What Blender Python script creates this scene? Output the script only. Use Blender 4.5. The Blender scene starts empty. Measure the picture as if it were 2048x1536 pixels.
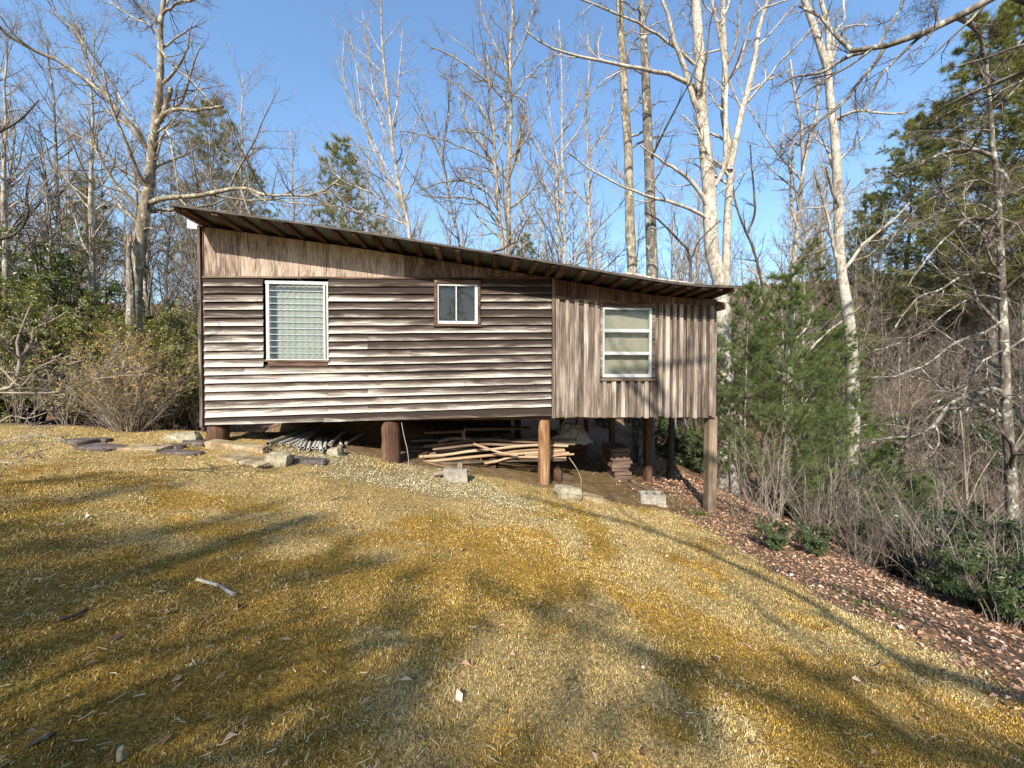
import bpy, math, random
import numpy as np
from mathutils import Vector, Matrix

sc = bpy.context.scene
COL = sc.collection
rad = math.radians

# ------------------------------------------------------------------ camera
EYE = 1.6
F = 769.0            # focal length in photo pixels (2048 wide), phone ultra-wide
PITCH = rad(1.0)     # camera tips down one degree
cd = bpy.data.cameras.new('camera')
cam = bpy.data.objects.new('camera', cd)
COL.objects.link(cam)
cd.sensor_width = 36.0
cd.lens = 36.0 * F / 2048.0
cd.clip_start = 0.05
cd.clip_end = 2000
cam.location = (0, 0, EYE)
cam.rotation_euler = (rad(90) - PITCH, 0, 0)
sc.camera = cam

# ------------------------------------------------------------------ light
SUN_EL, SUN_AZ = rad(35.0), rad(15.0)    # sun behind the camera, a little to the left
S = np.array([math.sin(SUN_AZ) * math.cos(SUN_EL), math.cos(SUN_AZ) * math.cos(SUN_EL), -math.sin(SUN_EL)])
w = bpy.data.worlds.new('World')
sc.world = w
w.use_nodes = True
nt = w.node_tree
bg = nt.nodes['Background']
sky = nt.nodes.new('ShaderNodeTexSky')
sky.sky_type = 'NISHITA'
sky.sun_disc = False
sky.sun_elevation = SUN_EL
sky.sun_rotation = rad(180) + SUN_AZ
sky.altitude = 0
sky.air_density = 1.5
sky.dust_density = 0.8
sky.ozone_density = 6.0
nt.links.new(sky.outputs[0], bg.inputs[0])
bg.inputs[1].default_value = 0.15
ld = bpy.data.lights.new('sun', 'SUN')
ld.energy = 5.0
ld.angle = rad(0.53)
ld.color = (1.0, 0.94, 0.84)
sun = bpy.data.objects.new('sun', ld)
COL.objects.link(sun)
sun.rotation_euler = Vector(S).to_track_quat('-Z', 'Y').to_euler()
sun.location = (-10, -30, 30)
sc.view_settings.view_transform = 'Standard'
sc.view_settings.look = 'None'
sc.view_settings.gamma = 1.0
sc.view_settings.use_curve_mapping = False
sc.view_settings.exposure = 0.78

# ------------------------------------------------------------------ numbers
rng = np.random.default_rng(11)
random.seed(11)
UP = np.array([0.0, 0.0, 1.0])


def sm(t):
    t = np.clip(t, 0, 1)
    return t * t * (3 - 2 * t)


def _hash(ix, iy, seed):
    n = (ix.astype(np.int64) * 374761393 + iy.astype(np.int64) * 668265263 + seed * 1442695041) & 0xFFFFFFFF
    n = ((n ^ (n >> 13)) * 1274126177) & 0xFFFFFFFF
    return ((n ^ (n >> 16)) & 0xFFFFFF) / float(0xFFFFFF)


def vnoise(x, y, seed=0):
    x = np.asarray(x, float)
    y = np.asarray(y, float)
    ix, iy = np.floor(x), np.floor(y)
    fx, fy = sm(x - ix), sm(y - iy)
    a, b = _hash(ix, iy, seed), _hash(ix + 1, iy, seed)
    c, d = _hash(ix, iy + 1, seed), _hash(ix + 1, iy + 1, seed)
    return (a * (1 - fx) + b * fx) * (1 - fy) + (c * (1 - fx) + d * fx) * fy


def fbm(x, y, seed=0, oct=4):
    s, a, t = 0.0, 1.0, 0.0
    for i in range(oct):
        s = s + a * vnoise(x * 2 ** i, y * 2 ** i, seed + i)
        t += a
        a *= 0.5
    return s / t - 0.5


def gz(x, y):
    """height of the ground"""
    x = np.asarray(x, float)
    y = np.asarray(y, float)
    xl = np.where(x < -4.5, -4.5 + (x + 4.5) * 0.22, np.minimum(x, 13.0))
    yy = np.clip(y, -6, 7.3) / 7.3
    z = -0.12 * xl - 0.06 * xl * yy - 0.43 * sm(yy)
    r = np.clip(x - 4.0, 0, 6)
    z = z - 0.045 * r ** 2 - 0.35 * np.clip(x - 10, 0, 3)
    z = z + 0.62 * np.maximum(x - 13.0, 0) * sm((60 - x) / 30) + 0.62 * np.maximum(x - 45.0, 0) * 0.0
    z = z + 0.12 * np.clip(y - 11.5, 0, 14) + 0.2 * np.clip(y - 25.5, 0, 90)
    z = z - 0.40 * sm((y - 8.0) / 1.3) * sm((-x - 4.6) / 1.5)
    z = z + 0.55 * sm((y - 8.8) / 1.2) * sm((12.9 - y) / 0.8) * sm((x + 6.4) / 0.5) * sm((-0.6 - x) / 2.6)  # mound added under the cabin to close off the lit ground behind
    z = z + 0.10 * fbm(x * 0.5, y * 0.5, 3, 3) + 0.035 * fbm(x * 2.2, y * 2.2, 9, 3)
    return z


CP, SP = math.cos(PITCH), math.sin(PITCH)


def ray(px, py):
    a, b = (px - 1024.0) / F, -(py - 768.0) / F
    return np.array([a, CP + b * SP, -SP + b * CP])


def at(px, py, Y):
    """the point at distance Y in front of the camera that stands at (px, py) of the survey photo"""
    d = ray(px, py)
    return np.array([0, 0, EYE]) + d * (Y / d[1])


def onground(px, py):
    d = ray(px, py)
    lo = 0.6
    for i in range(400):
        t = lo + i * 0.06
        p = np.array([0, 0, EYE]) + d * t
        if p[2] < gz(p[0], p[1]):
            return p
    return np.array([0, 0, EYE]) + d * 20


# ------------------------------------------------------------------ objects
def tag(o, label=None, cat=None, group=None, kind=None):
    if label:
        o['label'] = label
    if cat:
        o['category'] = cat
    if group:
        o['group'] = group
    if kind:
        o['kind'] = kind
    return o


def thing(name, label, cat, loc=(0, 0, 0), rotz=0.0, group=None):
    o = bpy.data.objects.new(name, None)
    COL.objects.link(o)
    o.location = tuple(float(v) for v in loc)
    o.rotation_euler = (0, 0, rotz)
    o.empty_display_size = 0.2
    return tag(o, label, cat, group)


def link(name, me, parent=None, m=None):
    o = bpy.data.objects.new(name, me)
    COL.objects.link(o)
    if parent is not None:
        o.parent = parent
    if m is not None and len(me.materials) == 0:
        me.materials.append(m)
    return o


def dup(root, loc, rotz, scale=1.0, label=None, group=None):
    r = root.copy()
    COL.objects.link(r)
    r.location = tuple(float(v) for v in loc)
    r.rotation_euler = (0, 0, rotz)
    r.scale = (scale,) * 3 if np.isscalar(scale) else scale
    if label:
        r['label'] = label
    if group:
        r['group'] = group
    for ch in list(root.children):
        c = ch.copy()
        COL.objects.link(c)
        c.parent = r
        for g in list(ch.children):
            d = g.copy()
            COL.objects.link(d)
            d.parent = c
    return r


def mesh(name, V, faces, smooth=False, attrs=None):
    """faces: list of integer arrays, each (n, k)"""
    me = bpy.data.meshes.new(name)
    V = np.asarray(V, np.float32).reshape(-1, 3)
    me.vertices.add(len(V))
    me.vertices.foreach_set('co', V.ravel())
    faces = [np.asarray(f, np.int32) for f in faces if len(f)]
    nl = sum(f.size for f in faces)
    npoly = sum(len(f) for f in faces)
    me.loops.add(nl)
    me.polygons.add(npoly)
    me.loops.foreach_set('vertex_index', np.concatenate([f.ravel() for f in faces]))
    starts, s = [], 0
    for f in faces:
        starts.append(s + np.arange(len(f)) * f.shape[1])
        s += f.size
    me.polygons.foreach_set('loop_start', np.concatenate(starts).astype(np.int32))
    me.polygons.foreach_set('use_smooth', np.full(npoly, bool(smooth)))
    for k, v in (attrs or {}).items():
        v = np.asarray(v, np.float32)
        if v.ndim == 2:
            a = me.attributes.new(k, 'FLOAT_VECTOR', 'POINT')
            a.data.foreach_set('vector', v.ravel())
        else:
            a = me.attributes.new(k, 'FLOAT', 'POINT')
            a.data.foreach_set('value', v.ravel())
    me.update(calc_edges=True)
    return me


def nrm(v):
    return v / np.maximum(np.linalg.norm(v, axis=-1, keepdims=True), 1e-9)


class MB:
    """collects shapes into one mesh; every vertex carries gc = (along the grain, across it, seed)"""

    def __init__(s):
        s.v, s.f3, s.f4, s.g, s.n = [], [], [], [], 0

    def add(s, V, quads=(), tris=(), g=None):
        V = np.asarray(V, float).reshape(-1, 3)
        if len(quads):
            s.f4.append(np.asarray(quads) + s.n)
        if len(tris):
            s.f3.append(np.asarray(tris) + s.n)
        s.v.append(V)
        s.g.append(V if g is None else np.asarray(g, float).reshape(-1, 3))
        s.n += len(V)
        return s

    def box(s, c, size, rot=None, grain=0, jit=0.0):
        """box round c; grain = axis of the grain"""
        h = np.asarray(size, float) / 2
        L = np.array([[x, y, z] for x in (-1, 1) for y in (-1, 1) for z in (-1, 1)], float) * h
        if jit:
            L = L + rng.normal(0, jit, L.shape)
        ax = [grain] + [a for a in (0, 1, 2) if a != grain]
        sd = rng.uniform(0, 50)
        g = np.stack([L[:, ax[0]] + sd, L[:, ax[1]] + L[:, ax[2]], np.full(8, sd)], 1)
        V = L if rot is None else L @ np.asarray(rot).T
        s.add(V + np.asarray(c, float), [[0, 1, 3, 2], [4, 6, 7, 5], [0, 4, 5, 1], [2, 3, 7, 6], [0, 2, 6, 4], [1, 5, 7, 3]], g=g)
        return s

    def tube(s, P, R, sides=8, cap=True):
        P = np.asarray(P, float)[None]
        R = np.asarray(R, float)[None]
        V, Q = tubes(P, R, sides)
        K = P.shape[1]
        sd = rng.uniform(0, 50)
        ln = np.concatenate([[0], np.cumsum(np.linalg.norm(np.diff(P[0], axis=0), axis=1))])
        a = np.arange(sides) / sides * 6.283
        g = np.stack([np.repeat(ln, sides) + sd, np.tile(np.abs(a - 3.14), K) * np.repeat(R[0], sides), np.full(K * sides, sd)], 1)
        n0 = s.n
        s.add(V, Q, g=g)
        if cap:
            for row, c, fl in ((0, P[0, 0], True), (K - 1, P[0, -1], False)):
                r = np.arange(sides) + row * sides
                ring = V[r]
                k = sides
                t = [[k, (i + 1) % k, i] if fl else [k, i, (i + 1) % k] for i in range(k)]
                gg = np.vstack([g[r], g[r].mean(0)])
                gg[:, 1] += 0.3
                s.add(np.vstack([ring, c]), tris=t, g=gg)
        return s

    def data(s, name, smooth=False, wear=None):
        V = np.concatenate(s.v)
        at_ = {'gc': np.concatenate(s.g)}
        if wear is not None:
            at_['wear'] = np.full(len(V), wear)
        fs = ([np.concatenate(s.f4)] if s.f4 else []) + ([np.concatenate(s.f3)] if s.f3 else [])
        return mesh(name, V, fs, smooth, at_)

    def build(s, name, m, parent=None, smooth=False, wear=None):
        return link(name, s.data(name, smooth, wear), parent, m)


def tubes(P, R, sides):
    """P (N,K,3), R (N,K): tapered tubes as vertices and quads"""
    N, K, _ = P.shape
    T = np.empty_like(P)
    T[:, 1:-1] = P[:, 2:] - P[:, :-2]
    T[:, 0] = P[:, 1] - P[:, 0]
    T[:, -1] = P[:, -1] - P[:, -2]
    T = nrm(T)
    mt = nrm(P[:, -1] - P[:, 0] + 1e-6)
    ax = np.where(np.abs(mt[:, 2:3]) < 0.7, np.array([[0, 0, 1.0]]), np.array([[1.0, 0.2, 0]]))
    ref = nrm(np.cross(mt, ax))[:, None, :]
    U = nrm(ref - (ref * T).sum(-1, keepdims=True) * T)
    W = np.cross(T, U)
    a = np.arange(sides) / sides * 2 * math.pi
    V = P[:, :, None, :] + R[:, :, None, None] * (np.cos(a)[None, None, :, None] * U[:, :, None, :] + np.sin(a)[None, None, :, None] * W[:, :, None, :])
    i = np.arange(N)[:, None, None] * (K * sides) + np.arange(K - 1)[None, :, None] * sides
    j = np.arange(sides)[None, None, :]
    j2 = (j + 1) % sides
    Q = np.stack([i + j, i + j2, i + sides + j2, i + sides + j], -1).reshape(-1, 4)
    return V.reshape(-1, 3), Q


def smooth_line(pts, K):
    """Catmull-Rom through pts, K points"""
    p = np.asarray(pts, float)
    if len(p) == 2:
        t = np.linspace(0, 1, K)[:, None]
        return p[0] * (1 - t) + p[1] * t
    e = np.vstack([2 * p[0] - p[1], p, 2 * p[-1] - p[-2]])
    seg = np.linalg.norm(np.diff(p, axis=0), axis=1)
    cum = np.concatenate([[0], np.cumsum(seg)])
    out = []
    for s in np.linspace(0, cum[-1], K):
        i = min(int(np.searchsorted(cum, s, 'right')) - 1, len(seg) - 1)
        t = (s - cum[i]) / max(seg[i], 1e-9)
        a, b, c, d = e[i], e[i + 1], e[i + 2], e[i + 3]
        out.append(0.5 * (2 * b + (c - a) * t + (2 * a - 5 * b + 4 * c - d) * t * t + (3 * b - a - 3 * c + d) * t ** 3))
    return np.array(out)


def sprout(P, R, n, t0, t1, ang, lr, K, wob=0.12, trop=0.06, rr=0.6, rmin=0.0022, lmin=0.12, minr=None, power=1.0, abslen=None, flat=0.0):
    """n children on every branch of (P,R)"""
    N, KP, _ = P.shape
    M = N * n
    if M == 0:
        return np.zeros((0, K, 3)), np.zeros((0, K))
    idx = np.repeat(np.arange(N), n)
    t = t0 + (t1 - t0) * ((np.tile(np.arange(n), N) + rng.uniform(0, 1, M)) / n)
    f = t * (KP - 1)
    i = np.clip(f.astype(int), 0, KP - 2)
    fr = (f - i)[:, None]
    st = P[idx, i] * (1 - fr) + P[idx, i + 1] * fr
    tg = nrm(P[idx, i + 1] - P[idx, i])
    r = R[idx, i] * (1 - fr[:, 0]) + R[idx, i + 1] * fr[:, 0]
    pl = np.linalg.norm(np.diff(P, axis=1), axis=2).sum(1)[idx]
    rnd = rng.normal(size=(M, 3))
    if flat:
        rnd[:, 2] *= 1 - flat
    perp = nrm(np.cross(tg, np.cross(rnd, tg)))
    a = np.radians(rng.normal(ang, ang * 0.22, M))[:, None]
    d = np.cos(a) * tg + np.sin(a) * perp
    if abslen is not None:
        L = abslen * (1 - 0.65 * t ** power) * rng.uniform(0.6, 1.25, M)
    else:
        L = np.maximum(pl * lr * (1 - 0.6 * t ** power) * rng.uniform(0.55, 1.3, M), lmin)
    out = np.empty((M, K, 3))
    out[:, 0] = st
    for k in range(1, K):
        d = nrm(d + rng.normal(0, wob, (M, 3)) + trop * UP)
        out[:, k] = out[:, k - 1] + d * (L / (K - 1))[:, None]
    r0 = np.maximum(np.minimum(r * rr, L * 0.022), rmin)
    R2 = r0[:, None] * (1 - 0.8 * np.linspace(0, 1, K)[None]) ** 0.9
    R2 = np.maximum(R2, rmin * 0.6)
    return out, R2


def leaf_mesh(name, C, D, Nn, L, W, m, fold=0.25, tint=None, droop=0.0):
    """leaves of two faces folded along the midrib"""
    D = nrm(D)
    Sd = nrm(np.cross(D, Nn))
    Nn = np.cross(Sd, D)
    L = np.broadcast_to(np.asarray(L, float), (len(C),))[:, None]
    W = np.broadcast_to(np.asarray(W, float), (len(C),))[:, None]
    a = C
    b = C + D * L * 0.5 + Sd * W * 0.5 + Nn * W * fold
    c = C + D * L - Nn * L * droop
    d = C + D * L * 0.5 - Sd * W * 0.5 + Nn * W * fold
    V = np.stack([a, b, c, d], 1).reshape(-1, 3)
    i = np.arange(len(C)) * 4
    T = np.concatenate([np.stack([i, i + 1, i + 2], 1), np.stack([i, i + 2, i + 3], 1)])
    tint = rng.uniform(0, 1, len(C)) if tint is None else tint
    return mesh(name, V, [T], False, {'tint': np.repeat(tint, 4)})


def needle_mesh(name, C, D, m_per, L, W, spread=0.75, tint=None):
    """tufts of needles, each one narrow blade"""
    n = len(C)
    C = np.repeat(C, m_per, 0)
    D = nrm(np.repeat(nrm(D), m_per, 0) + rng.normal(0, spread, (n * m_per, 3)))
    ln = L * rng.uniform(0.7, 1.2, n * m_per)[:, None]
    sd = nrm(np.cross(D, rng.normal(size=D.shape))) * W * 0.5
    V = np.stack([C - sd, C + sd, C + D * ln], 1).reshape(-1, 3)
    T = np.arange(len(V)).reshape(-1, 3)
    tt = np.repeat(rng.uniform(0, 1, n) if tint is None else tint, m_per) * 0.7 + rng.uniform(0, 0.3, n * m_per)
    return mesh(name, V, [T], False, {'tint': np.repeat(tt, 3)})


# ------------------------------------------------------------------ materials
class Mat:
    def __init__(s, name, rough=0.85, spec=0.25):
        s.m = bpy.data.materials.new(name)
        s.m.use_nodes = True
        s.t = s.m.node_tree
        s.b = s.t.nodes['Principled BSDF']
        s.b.inputs['Roughness'].default_value = rough
        s.b.inputs['Specular IOR Level'].default_value = spec

    def n(s, typ, **kw):
        x = s.t.nodes.new('ShaderNode' + typ)
        for k, v in kw.items():
            setattr(x, k, v)
        return x

    def l(s, a, b):
        s.t.links.new(a, b)

    def coords(s, kind='Object', scale=(1, 1, 1), attr=None):
        if attr:
            o = s.n('Attribute', attribute_name=attr).outputs['Vector']
        else:
            o = s.n('TexCoord').outputs[kind] if kind != 'World' else s.n('NewGeometry').outputs['Position']
        mp = s.n('Mapping')
        mp.inputs['Scale'].default_value = scale
        s.l(o, mp.inputs['Vector'])
        return mp.outputs[0]

    def noise(s, co, scale, detail=4, rough=0.6, dist=0.0):
        x = s.n('TexNoise')
        x.inputs['Scale'].default_value = scale
        x.inputs['Detail'].default_value = detail
        x.inputs['Roughness'].default_value = rough
        x.inputs['Distortion'].default_value = dist
        s.l(co, x.inputs['Vector'])
        return x.outputs[0]

    def ramp(s, fac, stops, interp='LINEAR'):
        x = s.n('ValToRGB')
        x.color_ramp.interpolation = interp
        e = x.color_ramp.elements
        while len(e) < len(stops):
            e.new(0.5)
        for k, (p, c) in enumerate(stops):
            e[k].position = p
            if np.isscalar(c):
                c = (c, c, c)
            e[k].color = (*c, 1)
        s.l(fac, x.inputs[0])
        return x.outputs[0]

    def mix(s, fac, a, b, blend='MIX'):
        x = s.n('MixRGB', blend_type=blend)
        for sock, v in ((0, fac), (1, a), (2, b)):
            if isinstance(v, (int, float)):
                x.inputs[sock].default_value = v if sock == 0 else (v, v, v, 1)
            elif isinstance(v, tuple):
                x.inputs[sock].default_value = (*v, 1)
            else:
                s.l(v, x.inputs[sock])
        return x.outputs[0]

    def math(s, op, a, b=0.0, c=None, clamp=False):
        x = s.n('Math', operation=op, use_clamp=clamp)
        for k, v in enumerate((a, b) if c is None else (a, b, c)):
            if isinstance(v, (int, float)):
                x.inputs[k].default_value = v
            else:
                s.l(v, x.inputs[k])
        return x.outputs[0]

    def attr(s, name):
        return s.n('Attribute', attribute_name=name).outputs['Fac']

    def rand(s):
        return s.n('ObjectInfo').outputs['Random']

    def col(s, c):
        if isinstance(c, tuple):
            s.b.inputs['Base Color'].default_value = (*c, 1)
        else:
            s.l(c, s.b.inputs['Base Color'])
        return s

    def bump(s, h, strength=0.5, dist=0.01):
        x = s.n('Bump')
        x.inputs['Strength'].default_value = strength
        x.inputs['Distance'].default_value = dist
        s.l(h, x.inputs['Height'])
        s.l(x.outputs[0], s.b.inputs['Normal'])
        return s

    def translucent(s, color, fac=0.3):
        tr = s.n('BsdfTranslucent')
        if isinstance(color, tuple):
            tr.inputs[0].default_value = (*color, 1)
        else:
            s.l(color, tr.inputs[0])
        mx = s.n('MixShader')
        mx.inputs[0].default_value = fac
        s.l(s.b.outputs[0], mx.inputs[1])
        s.l(tr.outputs[0], mx.inputs[2])
        s.l(mx.outputs[0], s.t.nodes['Material Output'].inputs['Surface'])
        return s


def m_wood(name, dark, mid, pale, gx=1.5, gy=28, contrast=1.0, bias=0.0, rough=0.9):
    """weathered timber, grain along gc.x; attribute wear lifts it towards the bleached colour"""
    dark, mid, pale = [tuple(v * 0.74 for v in q) for q in (dark, mid, pale)]
    M = Mat(name, rough, 0.15)
    co = M.coords(attr='gc', scale=(gx, gy, 1))
    g = M.noise(co, 1.0, 6, 0.7, 0.6)
    co2 = M.coords(attr='gc', scale=(0.8, 4, 1))
    g2 = M.noise(co2, 1.0, 3, 0.6, 0.4)
    f = M.math('ADD', M.math('MULTIPLY', M.math('SUBTRACT', g, 0.5), 1.5 * contrast), M.math('MULTIPLY', M.math('SUBTRACT', g2, 0.5), 1.3 * contrast))
    f = M.math('ADD', f, M.math('ADD', M.math('MULTIPLY', M.math('SUBTRACT', M.rand(), 0.5), 0.25), 0.5 + bias))
    c = M.ramp(f, [(0.12, dark), (0.5, mid), (0.9, pale)])
    M.col(c)
    M.bump(g, 0.6, 0.006)
    return M.m


def m_clap():
    """clapboard: gc = (along, 0 at the lower edge .. 1 at the top, seed); wear = how bleached"""
    M = Mat('bleached_clapboard', 0.85, 0.2)
    at_ = M.n('Attribute', attribute_name='gc')
    sx = M.n('SeparateXYZ')
    M.l(at_.outputs['Vector'], sx.inputs[0])
    v = sx.outputs[1]
    co = M.coords(attr='gc', scale=(2.2, 11, 3.7))
    g = M.noise(co, 1.0, 8, 0.78, 0.7)           # fine grain
    co2 = M.coords(attr='gc', scale=(0.9, 1.6, 5.1))
    g2 = M.noise(co2, 1.0, 4, 0.6, 0.8)          # broad streaks
    wear = M.attr('wear')
    # bleaching is strongest along the lower edge, where rain and sun reach
    e = M.math('SUBTRACT', M.math('ADD', M.math('MULTIPLY', wear, 1.25), M.math('MULTIPLY', M.math('SUBTRACT', g2, 0.5), 1.7)), M.math('MULTIPLY', v, 1.25))
    e = M.math('ADD', e, M.math('MULTIPLY', M.math('SUBTRACT', g, 0.5), 1.25))
    f = M.math('ADD', M.math('MULTIPLY', e, 1.0), 0.24, clamp=True)
    c = M.ramp(f, [(0.0, (0.030, 0.020, 0.015)), (0.22, (0.066, 0.046, 0.035)), (0.42, (0.122, 0.098, 0.079)), (0.60, (0.250, 0.214, 0.176)), (0.88, (0.475, 0.438, 0.372))])
    # dark cracks, nail streaks and knots
    cr = M.noise(M.coords(attr='gc', scale=(0.7, 16, 9.0)), 1.0, 5, 0.75, 0.3)
    c = M.mix(M.ramp(cr, [(0.55, 0.0), (0.72, 0.65)]), c, (0.03, 0.02, 0.016))
    vo = M.n('TexVoronoi')
    M.l(M.coords(attr='gc', scale=(1.3, 1.4, 7.7)), vo.inputs['Vector'])
    vo.inputs['Scale'].default_value = 1.6
    c = M.mix(M.ramp(vo.outputs['Distance'], [(0.05, 0.8), (0.11, 0.0)]), c, (0.09, 0.05, 0.03))
    M.col(c)
    M.bump(g, 0.7, 0.006)
    return M.m


def m_ply():
    M = Mat('weathered_plywood', 0.9, 0.15)
    co = M.coords(attr='gc', scale=(1.6, 16, 1))
    g = M.noise(co, 1.0, 6, 0.7, 2.2)
    g2 = M.noise(M.coords(attr='gc', scale=(1.2, 3, 1)), 1.0, 3, 0.5, 1.0)
    f = M.math('ADD', M.math('MULTIPLY', g, 1.3), M.math('MULTIPLY', M.math('SUBTRACT', g2, 0.5), 0.5))
    f = M.math('ADD', f, M.math('SUBTRACT', M.attr('wear'), 0.62))
    c = M.ramp(f, [(0.28, (0.055, 0.034, 0.026)), (0.5, (0.16, 0.112, 0.085)), (0.66, (0.31, 0.232, 0.175)), (0.88, (0.49, 0.39, 0.30))])
    M.col(c)
    M.bump(g, 0.7, 0.005)
    return M.m


def m_bark(name, a, b, c, scale=9.0, zs=0.45, spots=None, rough=0.95):
    a, b, c = [tuple(v * 0.80 for v in q) for q in (a, b, c)]
    M = Mat(name, rough, 0.1)
    co = M.coords('Object', (1, 1, zs))
    g = M.noise(co, scale, 6, 0.7, 0.4)
    big = M.noise(co, scale * 0.28, 3, 0.6, 0.3)
    f = M.math('ADD', M.math('MULTIPLY', g, 0.75), M.math('MULTIPLY', big, 0.45))
    f = M.math('SUBTRACT', f, 0.1)
    cc = M.ramp(f, [(0.33, a), (0.5, b), (0.66, c)])
    if spots:
        sp = M.noise(M.coords('Object', (1, 1, 0.6)), scale * 0.9, 3, 0.6, 0.5)
        cc = M.mix(M.ramp(sp, [(0.56, 0.0), (0.63, 0.85)]), cc, spots)
    M.col(cc)
    M.bump(g, 0.8, 0.02)
    return M.m


def m_leaf(name, stops, rough=0.5, tr=0.25, spec=0.4):
    stops = [(p, tuple(v * 1.25 for v in q)) for p, q in stops]
    M = Mat(name, rough, spec)
    c = M.ramp(M.attr('tint'), stops)
    M.col(c)
    if tr:
        M.translucent(M.mix(0.5, c, (0.30, 0.34, 0.04)), tr)
    return M.m


def m_plain(name, c, rough=0.6, var=0.15, scale=20, spec=0.3, metal=0.0):
    M = Mat(name, rough, spec)
    g = M.noise(M.coords('Object'), scale, 4, 0.6)
    k = tuple(v * (1 - var) for v in c)
    k2 = tuple(min(v * (1 + var), 1) for v in c)
    M.col(M.ramp(g, [(0.35, k), (0.65, k2)]))
    M.b.inputs['Metallic'].default_value = metal
    M.bump(g, 0.15, 0.004)
    return M.m


def m_stone(name, a, b, c, scale=5.0):
    a, b, c = [tuple(v * 0.78 for v in q) for q in (a, b, c)]
    M = Mat(name, 0.95, 0.15)
    co = M.coords('Object')
    g = M.noise(co, scale, 7, 0.7, 0.3)
    h = M.noise(co, scale * 5, 4, 0.7)
    f = M.math('ADD', M.math('MULTIPLY', g, 0.8), M.math('MULTIPLY', h, 0.3))
    M.col(M.ramp(f, [(0.38, a), (0.54, b), (0.70, c)]))
    M.bump(f, 0.8, 0.02)
    return M.m


def m_glass():
    M = Mat('window_glass', 0.03, 0.5)
    tr = M.n('BsdfTransparent')
    tr.inputs[0].default_value = (0.95, 0.965, 0.955, 1)
    gl = M.n('BsdfGlossy')
    gl.inputs['Roughness'].default_value = 0.02
    gl.inputs['Color'].default_value = (0.9, 0.95, 0.95, 1)
    df = M.n('BsdfDiffuse')
    df.inputs[0].default_value = (0.30, 0.31, 0.28, 1)
    d = M.noise(M.coords('World', (1, 1, 1)), 6, 4, 0.6)
    fr = M.n('Fresnel')
    fr.inputs[0].default_value = 1.5
    mx = M.n('MixShader')
    M.l(M.math('MULTIPLY', fr.outputs[0], 0.5, clamp=True), mx.inputs[0])
    M.l(tr.outputs[0], mx.inputs[1])
    M.l(gl.outputs[0], mx.inputs[2])
    m2 = M.n('MixShader')
    M.l(M.ramp(d, [(0.3, 0.008), (0.75, 0.035)]), m2.inputs[0])    # dust film
    M.l(mx.outputs[0], m2.inputs[1])
    M.l(df.outputs[0], m2.inputs[2])
    M.l(m2.outputs[0], M.t.nodes['Material Output'].inputs['Surface'])
    return M.m


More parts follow.
